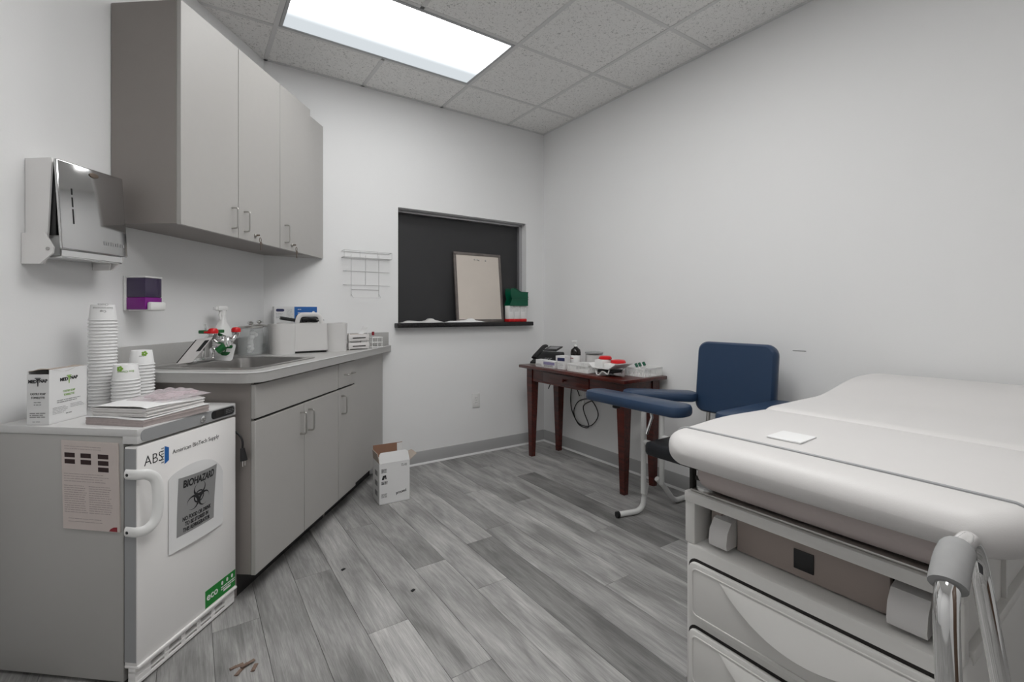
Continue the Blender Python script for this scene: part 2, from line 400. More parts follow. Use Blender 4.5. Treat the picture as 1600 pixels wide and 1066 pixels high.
# baseboards: vinyl cove with a pale toe line
def baseboard(name, p, q, n):
    p = Vector(p); q = Vector(q); d = (q - p); L_ = d.length
    M = face((p.x, p.y, 0), (d.x, d.y, 0), (0, 0, 1))
    ny = 1 if (M.to_3x3() @ Vector((0, 0, 1))).dot(Vector((n[0], n[1], 0))) > 0 else -1
    def prof(pts): return [[(x, z, ny * y) for y, z in pts] for x in (0, L_)]
    o = struct(name, G().loft(prof([(.0, .013), (.006, .013), (.004, .03), (.004, .094), (.001, .1), (0, .1)]), M=M), m_base)
    obj('toe_line', G().loft(prof([(0, 0), (.014, 0), (.012, .006), (.006, .0135), (0, .0135)]), M=M), m_caulk, o)
baseboard('baseboard_back', (1.12, YB), (XR - .004, YB), (0, -1))
baseboard('baseboard_right', (XR, YB - .004), (XR, YF), (-1, 0))
# ceiling: deck, hung grid bars and tiles
ceil = struct('ceiling', G().prism([(x, y) for x, y in ROOM], H + .05, H + .09), m_ext)
GX, GY, TT = 1.613, 2.911, .6096
LX0, LX1, LY0, LY1 = GX - 2 * TT, GX, GY - TT, GY
shared_t = None
for i in range(-6, 3):
    for k in range(-7, 2):
        x0, y0 = GX + i * TT, GY + k * TT
        if (k == -1 and i in (-2, -1)) or (k == -1 - LGAP and i in (-2, -1)) or (k == -1 - 2 * LGAP and i in (-3, -2)): continue          # the lamp sits here
        rect = [(x0 + .009, y0 + .009), (x0 + TT - .009, y0 + .009), (x0 + TT - .009, y0 + TT - .009), (x0 + .009, y0 + TT - .009)]
        pl = clip(rect)
        if not pl or area(pl) < .001: continue
        cx, cy = x0 + TT / 2, y0 + TT / 2; full = abs(area(pl) - area(rect)) < 1e-6
        if full and shared_t: me = shared_t
        else:
            gg = G(); gg.prism([(a - cx, b - cy) for a, b in pl], H, H + .016); bmesh.ops.recalc_face_normals(gg.bm, faces=gg.bm.faces)
            me = bpy.data.meshes.new('tile'); gg.bm.to_mesh(me); gg.bm.free(); me.materials.append(m_tile)
            if full: shared_t = me
        o = bpy.data.objects.new('tile', me); C.objects.link(o); o.parent = ceil; o.location = (cx, cy, 0)
for i in range(-6, 3):
    x = GX + i * TT
    segs = {-2: [(YF, LY0 - 2 * LGAP * TT - .012), (LY1 - 2 * LGAP * TT + .012, YB)], -1: [(YF, LY0 - LGAP * TT - .012), (LY1 - LGAP * TT + .012, LY0 - .012), (LY1 + .012, YB)]}.get(i, [(YF, YB)])
    for q0, q1 in segs:
        pl = clip([(x - .012, q0), (x + .012, q0), (x + .012, q1), (x - .012, q1)])
        if pl: obj('grid_bar', G().prism(pl, H - .003, H + .02), m_tbar, ceil, smooth=False)
for k in range(-7, 2):
    y = GY + k * TT
    xs = [XS] + [GX + i * TT for i in range(-6, 3)] + [XR]
    for q0, q1 in zip(xs[:-1], xs[1:]):
        pl = clip([(q0 + .012, y - .012), (q1 - .012, y - .012), (q1 - .012, y + .012), (q0 + .012, y + .012)])
        if pl: obj('grid_bar', G().prism(pl, H - .002, H + .02), m_tbar, ceil, smooth=False)
g = G()
g.box(P0.x, XR, YB - .022, YB, H - .003, H + .0)
g.box(XR - .022, XR, YF, YB - .022, H - .003, H)
obj('wall_angle', g, m_tbar, ceil, smooth=False)
# recessed lamps: one in view, two unseen ones added to brighten the near side
hx, hy = TT - .013, TT / 2 - .013
def troffer(xo, y0, label, lm):
    lt = thing('ceiling_light', label, 'ceiling light', ((LX0 + LX1) / 2 + xo, y0 + TT / 2, H))
    g = G()
    for x0, x1, y0, y1 in ((-hx, hx, -hy, -hy + .018), (-hx, hx, hy - .018, hy), (-hx, -hx + .018, -hy + .018, hy - .018), (hx - .018, hx, -hy + .018, hy - .018)): g.box(x0, x1, y0, y1, -.006, .02, b=.002, seg=1)
    obj('bezel', g, m_lightbezel, lt)
    obj('housing', G().box(-hx, hx, -hy, hy, .02, .045), m_wsteel, lt)
    obj('diffuser', G().box(-hx + .018, hx - .018, -hy + .018, hy - .018, -.002, .012), lm, lt)
troffer(0, LY0, 'long recessed fluorescent ceiling light with glowing lens nearest the back wall', m_lamp)
troffer(0, LY0 - LGAP * TT, 'second recessed fluorescent ceiling light one tile from the first, added out of view to brighten the near side', m_lamp2)
troffer(-TT, LY0 - 2 * LGAP * TT, 'third recessed fluorescent ceiling light, added out of view to brighten the drawers and fridge door', m_lamp3)

# pass-through window in the back wall
win = struct('window_1', G().box(OPX0, OPX1, YB + .1, YB + .118, OPZ0 - .03, OPZ1), m_panel)
g = G(); g.box(OPX0, OPX1, YB + .06, YB + .1, OPZ1 - .022, OPZ1, b=.003); g.box(OPX1 - .03, OPX1, YB + .06, YB + .1, OPZ0, OPZ1 - .022, b=.003); g.box(OPX0, OPX1, YB + .02, YB + .026, OPZ1 - .008, OPZ1)
obj('window_frame', g, m_alu, win)
obj('window_sill', G().box(1.236, 2.462, YB - .062, YB + .1, OPZ0 - .035, OPZ0, b=.006), m_granite, win)

# ------------------------------------------------------------------ upper cabinets (frame: x = out of the wall, y = along it)
def lf(name, label, cat, s=0, t=0, z=0, rz=0, group=None):
    p = st(s, t); return thing(name, label, cat, (p.x, p.y, z), -TH + rz, group)
def pull(parent, x, y, z0, z1, r=.0042, out=.03, horiz=False):
    if horiz: pts = [(x - .004, z0, y), (x + out, z0, y), (x + out, z1, y), (x - .004, z1, y)]
    else: pts = [(x - .004, y, z0), (x + out, y, z0), (x + out, y, z1), (x - .004, y, z1)]
    return obj('handle', G().tube(fillet(pts, .012), r, 8), m_satin, parent)
UZ0, UZ1 = 1.508, 2.412
def upper(name, label, s0, s1, doors, handles, locks):
    t = lf(name, label, 'wall cabinet', s0, 0, UZ0); h = UZ1 - UZ0; w_ = s1 - s0
    g = G(); g.box(.004, .283, 0, .018, 0, h); g.box(.004, .283, w_ - .018, w_, 0, h); g.box(.004, .283, .018, w_ - .018, 0, .018); g.box(.004, .283, .018, w_ - .018, h - .018, h); g.box(.004, .012, .018, w_ - .018, .018, h - .018)
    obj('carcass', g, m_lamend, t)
    obj('edge_band', G().box(.2832, .2848, 0, w_, 0, h), m_lamedge, t)
    for i, (a, b) in enumerate(doors):
        d = obj('door', G().box(.285, .303, a - s0 + .0018, b - s0 - .0018, -.004, h + .003, b=.0012, seg=1), m_lam, t)
        pull(d, .303, handles[i] - s0, .035, .131)
        if locks[i] is not None:
            y = locks[i] - s0; lk = obj('lock', G().lathe([(.009, 0), (.009, .008), (.007, .010), (.003, .010)], 12, M=T(.303, y, .03) @ R('Y', 90)), m_satin, d)
            if i >= 0:
                k = G(); k.box(.312, .33, y - .001, y + .001, .026, .034); k.tube([(.332 + .0, y + .008 * math.cos(a_), .006 + .012 * math.sin(a_)) for a_ in [2 * PI * q / 12 for q in range(12)]], .0016, 6, loop=True)
                k.lathe([(.001, 0), (.010, .001), (.010, .003), (.001, .004)], 10, M=T(.331, y + .004, -.012) @ R('Y', 90)); k.box(.331, .334, y + .002, y + .006, -.045, -.016)
                obj('key', k, m_key, d)
    return t
upper('wall_cabinet', 'grey double-door wall cabinet, the pair of wide doors above the sink', -1.048, -.333, [(-1.048, -.688), (-.688, -.333)], [-.735, -.645], [None, -.56])
upper('wall_cabinet', 'grey single-door wall cabinet hung beside the wide double-door one', -.333, .002, [(-.333, .002)], [-.285], [-.215])
f = lf('cabinet_filler', 'narrow grey filler panel closing the wall cabinets against the back wall', 'filler panel', .002, 0, UZ0)
smax = .795 * .285
obj('panel', G().box(.268, .284, .002, .795 * .268 - .004, 0, UZ1 - UZ0 - .02, b=.001, seg=1), m_lam, f)
obj('bottom_board', G().prism([(.012, .001), (.266, .001), (.266, .795 * .266 - .004), (.012, .0055)], 0, .016), m_lam, f)

# ------------------------------------------------------------------ base cabinets
CZ = .868
def base_unit(name, label, s0, s1, extra):
    t = lf(name, label, 'base cabinet', s0, 0, 0); w_ = s1 - s0
    g = G(); g.box(.03, .6, 0, .018, .1, CZ); g.box(.03, .6, w_ - .018, w_, .1, CZ); g.box(.03, .598, .018, w_ - .018, .1, .118); g.box(.03, .04, .018, w_ - .018, .118, .7)
    g.box(.56, .598, .018, w_ - .018, CZ - .012, CZ); g.box(.585, .598, .018, w_ - .018, .7, .728)
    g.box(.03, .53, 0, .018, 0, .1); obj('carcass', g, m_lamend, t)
    obj('edge_band', G().box(.6, .6012, 0, .02, .1, CZ), m_lamedge, t)
    obj('toe_kick', G().box(.52, .53, .018, w_, 0, .1), m_toe, t)
    obj('shadow_gap', G().box(.5985, .5995, .02, w_ - .004, .104, CZ - .002), m_dark, t)
    return t
b1 = base_unit('sink_cabinet', 'grey two-door sink base cabinet with false front under the counter', -1.05, -.297, None)
obj('false_front', G().box(.602, .62, .0, .753 - .002, .722, .858, b=.0012, seg=1), m_lam, b1)
for a, b, hs in ((0, .381, .381 - .035), (.385, .751, .385 + .035)):
    d = obj('door', G().box(.602, .62, a, b, .098, .712, b=.0012, seg=1), m_lam, b1); pull(d, .62, hs, .575, .675)
b2_ = base_unit('drawer_cabinet', 'narrow grey base cabinet with one drawer over one door', -.295, -.05, None)
d = obj('drawer', G().box(.602, .62, .002, .235, .722, .858, b=.0012, seg=1), m_lam, b2_); pull(d, .62, .79, .075, .175, horiz=True)
d = obj('door', G().box(.602, .62, .002, .235, .098, .712, b=.0012, seg=1), m_lam, b2_); pull(d, .62, .04, .575, .675)
f = lf('base_filler', 'wide grey filler panel between the drawer cabinet and back wall', 'filler panel', -.049, 0, 0)
obj('panel', G().box(.59, .606, .002, .795 * .59 + .049 - .016, .1, CZ, b=.001, seg=1), m_lam, f)
obj('toe_kick', G().box(.52, .53, .0, .795 * .52 + .035, 0, .1), m_toe, f)

# countertop with a sink cut-out
ct = lf('countertop', 'grey laminate countertop with rounded end corner and low backsplash', 'countertop', 0, 0, CZ)
CTT = .91 - CZ
S0 = -1.085; FT = .648; rc = .075
outer = [(.002, S0)] + [(FT - rc + rc * math.sin(rad(a)), S0 + rc - rc * math.cos(rad(a))) for a in range(0, 91, 15)] + [(FT, .795 * FT - .003), (.002, -.0)]
SK = (.105, .575, -1.0, -.455)
inner = rrect(.2, .545, -.96, -.495, .05)
bm = bmesh.new()
def loop_edges(p): 
    vs = [bm.verts.new((x, y, CTT)) for x, y in p]; return [bm.edges.new((vs[i], vs[(i + 1) % len(vs)])) for i in range(len(vs))]
es = loop_edges(outer) + loop_edges(inner)
bmesh.ops.triangle_fill(bm, use_beauty=True, use_dissolve=False, edges=es)
r_ = bmesh.ops.extrude_face_region(bm, geom=bm.faces[:]); bmesh.ops.translate(bm, vec=(0, 0, -CTT), verts=[v for v in r_['geom'] if isinstance(v, bmesh.types.BMVert)])
g = G(); g.bm.free(); g.bm = bm; obj('worktop', g, m_ctop, ct)
obj('edge_highlight', G().tube([(x - .0 if i else x, y, CTT - .0015) for i, (x, y) in enumerate(outer[:-1])], .0022, 6), m_caulk, ct, label='painted highlight line on the worktop top edge')  # edge highlight painted as a pale bead in the caulk colour
obj('backsplash', G().box(.002, .021, S0, -.012, CTT, CTT + .092, b=.0015), m_ctop, ct)
g = G().box(P0.x + .03, 1.186, YB - .02, YB - .001, .91, 1.005, b=.0015); obj('backsplash', g, m_ctop, ct, world=True)
# sink
sk = lf('sink', 'stainless steel drop-in sink set in the grey countertop', 'sink', 0, 0, .91)
def rr3(x0, x1, y0, y1, r, z, n=6): return [(x, y, z) for x, y in rrect(x0, x1, y0, y1, r, n)]
x0, x1, y0, y1 = SK
rings = [rr3(x0, x1, y0, y1, .03, .0005), rr3(x0, x1, y0, y1, .03, .004), rr3(x0 + .008, x1 - .008, y0 + .008, y1 - .008, .028, .0055),
         rr3(.196, .549, -.964, -.491, .055, .0045), rr3(.2, .545, -.96, -.495, .055, .002), rr3(.203, .542, -.957, -.498, .055, -.02),
         rr3(.21, .535, -.95, -.505, .06, -.12), rr3(.235, .51, -.925, -.53, .05, -.15), rr3(.34, .405, -.76, -.695, .03, -.156)]
obj('bowl', G().loft(rings, cap=False).prism(rrect(.34, .405, -.76, -.695, .03, 6), -.158, -.155), m_steel, sk)
obj('drain', G().lathe([(.03, -.155), (.03, -.153), (.02, -.152), (.005, -.154)], 16, M=T(.372, -.728, 0)), m_chrome, sk)

# ------------------------------------------------------------------ on the left wall
pd = lf('paper_towel_dispenser', 'polished steel paper towel dispenser with slanted front on the left wall', 'towel dispenser', -1.378, 0, 1.312)
g = G()
def side_prof(y): return [(.002, y, .0), (.07, y, .0), (.075, y, .02), (.085, y, .11), (.10, y, .355), (.098, y, .362), (.002, y, .362)]
g.loft([side_prof(.012), side_prof(.018)]); g.loft([side_prof(.252), side_prof(.258)]); g.box(.002, .006, .018, .252, .03, .362); g.box(.002, .098, .018, .252, .357, .362)
obj('housing', g, m_wsteel, pd)
for y in (0, .262): obj('bracket', G().loft([[(.002, yy, 0), (.07, yy, .0), (.115, yy, .035), (.118, yy, .055), (.085, yy, .105), (.002, yy, .105)] for yy in (y, y + .006)]), m_wsteel, pd)
obj('gap_shade', G().loft([[(.08, y, .1), (.106, y, .1), (.106, y, .35), (.098, y, .35)] for y in (.02, .25)]), m_black, pd)  # black fill painting the shade in the gap behind the cover
def cov(x, z): return x + .110 + (.355 - z) * .075
g = G()
def cring(y, inset=0): return [(cov(0, .06), y, .045), (cov(.014, .06), y, .042), (cov(.016, .07), y, .05), (cov(.012, .355), y, .352), (cov(.008, .36), y, .36), (cov(0, .36), y, .362)]
g.loft([[(cov(.0, z_), y, z_) if q == 0 else (cov(.012, z_), y, z_) for q, z_ in ((0, .05), (1, .05), (1, .358), (0, .358))] for y in (.006, .26)])
bmesh.ops.bevel(g.bm, geom=g.bm.edges[:], offset=.005, segments=3, profile=.5, affect='EDGES', clamp_overlap=True)
cv = obj('cover', g, m_dispst, pd, label='mirror-like steel cover')
Mf = lambda y, z: face((cov(.0124, z), y, z), (0, 1, 0), (-.075, 0, 1))
for z, h in ((.255, .022), (.218, .034), (.168, .052)): obj('level_slot', G().box(-.0022, .0022, -h / 2, h / 2, 0, .0006, M=Mf(.052, z)), m_black, cv)
obj('lock', G().lathe([(.011, 0), (.011, .002), (.006, .003), (.001, .002)], 14, M=Mf(.138, .335) @ Matrix.Diagonal((1.6, .8, 1, 1))), m_key, cv)
g = G()
for i in range(9): g.box(.16 + i * .0095 - .205, .16 + i * .0095 + .007 - .205, -.006, .006 + (.002 if i % 3 == 0 else 0), 0, .0008, M=Mf(.205, .09))
obj('embossed_logo', g, m_silver, cv, kind='stuff')
obj('towel_tray', G().box(.02, .128, .02, .25, .022, .028, b=.002).box(.122, .128, .02, .25, .028, .05), m_chrome, pd)
obj('towel', G().box(.05, .11, .03, .24, .03, .1), m_paper, pd)
obj('pivot_screw', G().lathe([(.006, 0), (.006, .003), (.002, .004)], 10, M=T(.1, 0, .05) @ R('X', 90)), m_steel, pd)

sd = lf('soap_dispenser', 'smoky wall soap dispenser half full of purple soap over the counter', 'soap dispenser', -.99, 0, 1.155)
obj('back_plate', G().box(.002, .012, -.003, .093, .0, .146, b=.003), m_white, sd)
obj('top_cap', G().box(.012, .1, 0, .09, .138, .146, b=.003), m_white, sd)
obj('soap_tank', G().box(.012, .098, .002, .088, .056, .138, b=.004), m_smoke, sd)
obj('soap', G().box(.012, .0985, .002, .088, .004, .056, b=.003), m_purple, sd, label='purple liquid soap')
obj('push_bar', G().box(.0985, .118, .008, .088, .0, .036, b=.006).box(.014, .098, .01, .08, -.002, .006), m_white, sd)

# ------------------------------------------------------------------ fridge (frame: x = out of its front, y = along the front)
FRZ = -TH - 2.5
p = st(-1.505, .537); FW = .430
fr = thing('fridge', 'white undercounter medical refrigerator with biohazard paper on its door', 'refrigerator', (p.x, p.y, 0), FRZ)
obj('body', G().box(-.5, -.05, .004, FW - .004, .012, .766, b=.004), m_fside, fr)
for x_, y_ in ((-.08, .04), (-.08, FW - .04), (-.46, .04), (-.46, FW - .04)): obj('foot', G().cyl((x_, y_, 0), (x_, y_, .014), .018), m_black, fr)
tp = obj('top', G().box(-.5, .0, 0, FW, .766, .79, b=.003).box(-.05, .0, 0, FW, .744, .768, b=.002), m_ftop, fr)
obj('fascia_strip', G().prism([(y, z) for y, z in rrect(.012, FW - .006, .7475, .785, .016)], 0, .0015, M=face((0, 0, 0), (0, 1, 0), (0, 0, 1))), m_fgrey, tp)
obj('control_panel', G().prism(rrect(.300, FW - .012, .752, .782, .012), 0, .0025, M=face((0, 0, 0), (0, 1, 0), (0, 0, 1))), m_black, tp)
g = G(); lines_print(g, face((.0027, .372, .767), (0, 1, 0), (0, 0, 1)), 0, .045, -.009, .009, 3, .0016); obj('panel_print', g, m_inkg, tp, kind='stuff')
obj('display', G().box(.0022, .003, .322, .362, .756, .779), m_dark, tp)
lk = obj('lock', G().lathe([(.012, 0), (.012, .004), (.009, .006), (.003, .006)], 14, M=T(.001, .258, .764) @ R('Y', 90)), m_chrome, tp)
obj('gasket', G().box(-.05, -.043, .006, FW - .006, .07, .734), m_dark, fr)
dr = obj('door', G().box(-.043, 0, 0, FW, .066, .736, b=.003), m_wsteel, fr)
obj('door_lip', G().box(-.043, .006, -.001, FW + .001, .06, .07, b=.003), m_wsteel, dr)
obj('edge_profile', G().box(-.041, -.003, -.0015, .0, .08, .73), m_fgrey, dr)
g = G()
hp = catmull([(-.03, -.007, .655), (.008, -.007, .655), (.026, .012, .65), (.034, .032, .625), (.036, .037, .568), (.034, .032, .511), (.026, .012, .486), (.008, -.007, .481), (-.03, -.007, .481)], 6)
g.tube(hp, .01, 10, flat=(.0155, .007), up=(0, 0, 1))
hd = obj('handle', g, m_white, dr)
for z in (.655, .481): obj('screw', G().lathe([(.005, 0), (.005, .002), (.002, .003)], 8, M=T(-.02, -.0125, z) @ R('X', 90)), m_black, dr)
# base grille with real slots
g = G(); gy = [.055 + i * .068 for i in range(5)]; ys = [0.0]
g.box(-.03, -.006, 0, FW, .046, .06, b=.001); g.box(-.03, -.006, 0, FW, .026, .032); g.box(-.03, -.006, 0, FW, .006, .017, b=.001)
prev = 0
for y in gy + [FW]:
    g.box(-.03, -.0065, prev, y, .012, .05); prev = y + .05
gr = obj('base_grille', g, m_wsteel, fr)
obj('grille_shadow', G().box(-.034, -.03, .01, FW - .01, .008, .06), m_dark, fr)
FM = lambda y, z, o=.0006: face((o, y, z), (0, 1, 0), (0, 0, 1))
text('logo_letters', 'ABS', .045, m_ink, dr, FM(.058, .683), sx=.92, bold=-.0006)
g = G(); g.loft([[(x, y, z) for y, z in ((.0985, .654), (.0985, .712), (.115, .704), (.115, .662))] for x in (.0003, .0008)]); obj('logo_mark', g, m_blue, dr)
g = G()
for i in range(6): g.box(.0003, .0007, .086, .096, .66 + i * .009, .664 + i * .009)
obj('logo_bars', g, m_inkg, dr, kind='stuff')
text('company_name', 'American BioTech Supply', .0205, m_ink, dr, FM(.234, .683), sx=.98, bold=-.0002)
ec = obj('eco_label', G().box(.0, .0006, .272, FW - .004, .074, .137), m_green, dr, label='green eco energy label')
text('eco_word', 'eco', .038, m_white, dr, FM(.306, .110, .0009), bold=.0006)
g = G()
for i, y in enumerate((.356, .382, .408)): g.lathe([(.0001, 0), (.0065, 0), (.0065, .0004), (.0001, .0004)], 10, M=FM(y, .122, .0007) @ Matrix.Diagonal((.8, 1.15, 1, 1)))
lines_print(g, FM(.35, .098, .0007), 0, .075, -.004, .012, 2, .004, .05); g.box(.0007, .001, .362, .4, .086, .093)
obj('eco_icons', g, m_white, dr, kind='stuff')
obj('plug_tail', G().tube(catmull([(-.20, FW + .0035, .62), (-.14, FW + .005, .69), (-.05, FW + .008, .69), (.0, FW + .009, .668), (.022, FW + .008, .64), (.024, FW + .006, .60)], 8), .004, 8), m_black, fr, label='black power cord')
obj('plug', G().cyl((.024, FW + .006, .61), (.03, FW + .006, .562), .008, r1=.014), m_black, fr, label='plug hanging loose'); [obj('plug_pin', G().box(.03, .032, y_, y_ + .0015, .540, .564), m_chrome, fr) for y_ in (FW - .002, FW + .012)]
# taped biohazard paper, curled out from the door
bs = thing('biohazard_notice', 'curled white paper with a grey biohazard notice taped on the fridge door', 'notice', (p.x, p.y, 0), FRZ)
BY0, BY1, BZ0, BZ1 = .112, .357, .350, .60
def bx(y, z):
    u = (y - BY0) / (BY1 - BY0); v = (z - BZ0) / (BZ1 - BZ0); u = min(max(u, 0), 1); v = min(max(v, 0), 1)
    return .0025 + (.028 * v ** 1.6 + .008 * (1 - v)) * (math.sin(PI * u) ** .9)
def ptop(u): return (.598 - .055 * u) + .058 * math.sin(PI * u) ** .7
def psheet(u, v):
    y = BY0 + u * (BY1 - BY0); z = BZ0 + v * (ptop(u) - BZ0); return (bx(y, min(z, BZ1)), y, z)
pap = obj('paper', G().grid(psheet, 24, 16, th=(.0005, 0, 0)), m_paper, bs)
def onp(off): return lambda c: Vector((bx(c.y, c.z) + off + c.x, c.y, c.z))
q0, q1, r0, r1 = .139, .302, .394, .592
obj('grey_print', G().grid(lambda u, v: (bx(q0 + u * (q1 - q0), r0 + v * (r1 - r0)) + .0008, q0 + u * (q1 - q0), r0 + v * (r1 - r0)), 16, 14, th=(.0002, 0, 0)), m_silver, bs)
BM = lambda y, z: face((0, y, z), (0, 1, 0), (0, 0, 1))
text('headline', 'BIOHAZARD', .035, m_ink, bs, BM((q0 + q1) / 2, .566), fn=onp(.0014), sx=.66, bold=.0009)
for i, l in enumerate(('NO FOOD OR DRINK', 'TO BE STORED IN', 'THIS REFRIGERATOR')): text('warning_line', l, .019, m_ink, bs, BM((q0 + q1) / 2, .446 - i * .019), fn=onp(.0014), sx=.66, bold=.0005)
g = G(); cyy, czz, sc = (q0 + q1) / 2, .505, .048
def strip(pa, pb):
    for i in range(len(pa) - 1): g.quad([(0, cyy + x * sc, czz + z * sc) for x, z in (pa[i], pa[i + 1], pb[i + 1], pb[i])])
for k in range(3):
    A = rad(90 + 120 * k); cx, cz = .55 * math.cos(A), .55 * math.sin(A); pa, pb = [], []
    for i in range(33):
        ph = A + rad(24 + (312) * i / 32); q = (1 - math.cos(ph - A)) / 2
        ro, ri = .52, .52 - .21 * q ** 1.3 - .005
        pa.append((cx + ro * math.cos(ph), cz + ro * math.sin(ph))); pb.append((cx + ri * math.cos(ph), cz + ri * math.sin(ph)))
    strip(pa, pb)
    aa = [A + rad(-38 + 76 * i / 10) for i in range(11)]; strip([(.46 * math.cos(a), .46 * math.sin(a)) for a in aa], [(.36 * math.cos(a), .36 * math.sin(a)) for a in aa])
for v in g.bm.verts: v.co.x = bx(v.co.y, v.co.z) + .0016
obj('biohazard_symbol', g, m_ink, bs, smooth=False)
# leaflet on the near side of the fridge
DL = thing('instruction_leaflet', 'printed instruction sheet in a sleeve stuck to the fridge side', 'leaflet', (p.x, p.y, 0), FRZ)
MD = face((-.262, .0038, .752), (1, -.0, -.02), (-.03, 0, 1)) @ T(0, -.275, 0)   # right = +x, normal = -y
obj('sheet', G().box(0, .197, 0, .273, .0005, .005, b=.0008, seg=1, M=MD), mat('leaflet_paper_shaded', (.60, .53, .50), .6, var=.05, vscale=30), DL)  # paper tinted darker, with the shade of the fridge side painted in
mlp = mat('leaflet_picture', (.03, .012, .012), .7, var=.5, vscale=60)
for cx, n in ((.012, 2), (.068, 2), (.128, 3)):
    for i in range(n): obj('picture_block', G().box(cx, cx + .036, .222 - i * .02, .236 - i * .02, .005, .0054, M=MD), mlp, DL)
g = G(); lines_print(g, MD @ T(0, 0, .005), .012, .15, .245, .26, 2, .0016); lines_print(g, MD @ T(0, 0, .005), .008, .17, .145, .175, 4, .0016); lines_print(g, MD @ T(0, 0, .005), .008, .088, .05, .138, 13, .0018, .15); lines_print(g, MD @ T(0, 0, .005), .094, .175, .05, .138, 13, .0018, .15); lines_print(g, MD @ T(0, 0, .005), .02, .15, .02, .038, 2, .0014)
obj('small_print', g, mat('leaflet_ink', (.36, .31, .30), .8), DL, kind='stuff')
obj('red_corner', G().prism([(.16, .002), (.188, .002), (.188, .016), (.176, .015), (.166, .01)], .005, .0054, M=MD), m_dred, DL)

# ------------------------------------------------------------------ on top of the fridge
FT_ = .79
def ftop(s, t): q = st(s, t); return (q.x, q.y, FT_)
# napkin / towelette box
q = st(-1.47, .208)
mb = thing('towelette_box', 'white carton of towelettes with torn open top on the fridge', 'carton', (q.x, q.y, FT_), -TH + 8)
bw, bl, bh = .066, .145, .17      # -x = towards the wall, +y = along the fridge
g = G(); g.box(-bw, 0, 0, .002, 0, bh - .01); g.box(-.002, 0, 0.002, bl, 0, bh + .004); g.box(-bw, -bw + .002, .002, bl, 0, bh); g.box(-bw, 0, bl - .002, bl, 0, bh); g.box(-bw, 0, 0, bl, 0, .002)
obj('carton', g, m_card, mb)
g = G(); g.grid(lambda u, v: (-.066 + .066 * u, .004 + .138 * v, bh - .001 + .006 * math.sin(7 * v + 2 * u) * (u > .3)), 6, 16, th=(0, 0, .0012)); obj('torn_lid', g, m_kraft, mb)
M1 = face((-bw / 2, -.0005, 0), (1, 0, 0), (0, 0, 1)); M2 = face((.0005, bl / 2, 0), (0, 1, 0), (0, 0, 1))
for M_, k, ink, nm in ((M1, .85, m_ink, 'near'), (M2, 1, m_ink, 'front')):
    text('brand_word', 'MED', .0145, ink, mb, M_ @ T(-.019 * k, .137, 0), bold=.0006, sx=1.0 * k); text('brand_word', 'NAP', .0145, ink, mb, M_ @ T(.019 * k, .139, 0), bold=.0006, sx=1.0 * k)
    g = G(); g.prism([(-.007, .146), (.007, .146), (.002, .140), (.0012, .122), (-.0012, .122), (-.002, .140)], 0, .0004, M=M_); g.prism([(-.01, .147), (.01, .147), (.008, .1495), (-.008, .1495)], 0, .0004, M=M_)
    obj('palm_mark', g, m_inkgr if nm == 'front' else m_ink, mb)
    c2 = m_inkgr if nm == 'front' else m_ink
    text('product_line', 'CASTILE SOAP', .0095, c2, mb, M_ @ T(0, .098, 0), sx=.75); text('product_line', 'TOWELETTE', .0095, c2, mb, M_ @ T(0, .086, 0), sx=.75)
g = G(); lines_print(g, M2, -.045, .045, .062, .074, 2, .0022); lines_print(g, M2, -.06, -.005, .028, .052, 5, .001); lines_print(g, M2, .005, .06, .04, .055, 3, .001); lines_print(g, M2, -.012, .012, .022, .028, 1, .003); lines_print(g, M1, -.012, .012, .06, .075, 2, .0025); lines_print(g, M1, -.024, .024, .022, .04, 3, .0028); lines_print(g, M1, -.016, .016, .008, .012, 1, .002)
obj('small_print', g, m_inkg, mb, kind='stuff')
# stacks of nested paper cups, upside down: every cup its own object
def cup_mesh(rt, rb, h):
    g = G(); g.lathe([(rb - .001, h - .004), (rb - .004, h - .003), (rb - .001, h), (rb, h - .001), (rt, .004), (rt + .002, .004), (rt + .0028, .002), (rt + .002, 0), (rt, 0), (rt - .0004, .003), (rb - .0005, h - .005)], 24, cap=False)
    g.lathe([(rb - .003, h - .0045), (rb - .003, h - .0035)], 24)
    bmesh.ops.recalc_face_normals(g.bm, faces=g.bm.faces); me = bpy.data.meshes.new('paper_cup'); g.bm.to_mesh(me); g.bm.free(); me.shade_smooth(); me.set_sharp_from_angle(angle=rad(40)); me.materials.append(m_paper); return me
def cup_print(cupo, r, lines, z, az, size, mats, leaf=None):
    for i, (l, mt) in enumerate(zip(lines, mats)):
        me = text_mesh(l, size, .0002)
        for v in me.vertices:
            x, y, zz = v.co; a = az - (x / r); rr = r + .0008 + zz      # upside-down print
            v.co = (rr * math.cos(a), rr * math.sin(a), z + i * size * 1.2 - y)
        me.name = 'cup_print'; link('cup_print', me, mt, cupo)
    if leaf:
        g = G()
        for k in range(5):
            a_ = k * 1.26; g.lathe([(.0001, 0), (.0042, 0), (.0042, .0004), (.0001, .0004)], 8, M=T(.006 * math.cos(a_), .006 * math.sin(a_), 0) @ Matrix.Diagonal((1, 1, 1, 1)))
        for v in g.bm.verts:
            x, y, zz = v.co; a = az + leaf + x / r; rr = r + .0006 + zz; v.co = (rr * math.cos(a), rr * math.sin(a), z + y + size)
        obj('leaf_print', g, m_inkgr, cupo)
CM = cup_mesh(.041, .0358, .058); CM2 = cup_mesh(.040, .033, .056)
camdir = lambda q: math.atan2(-q.y, -q.x)
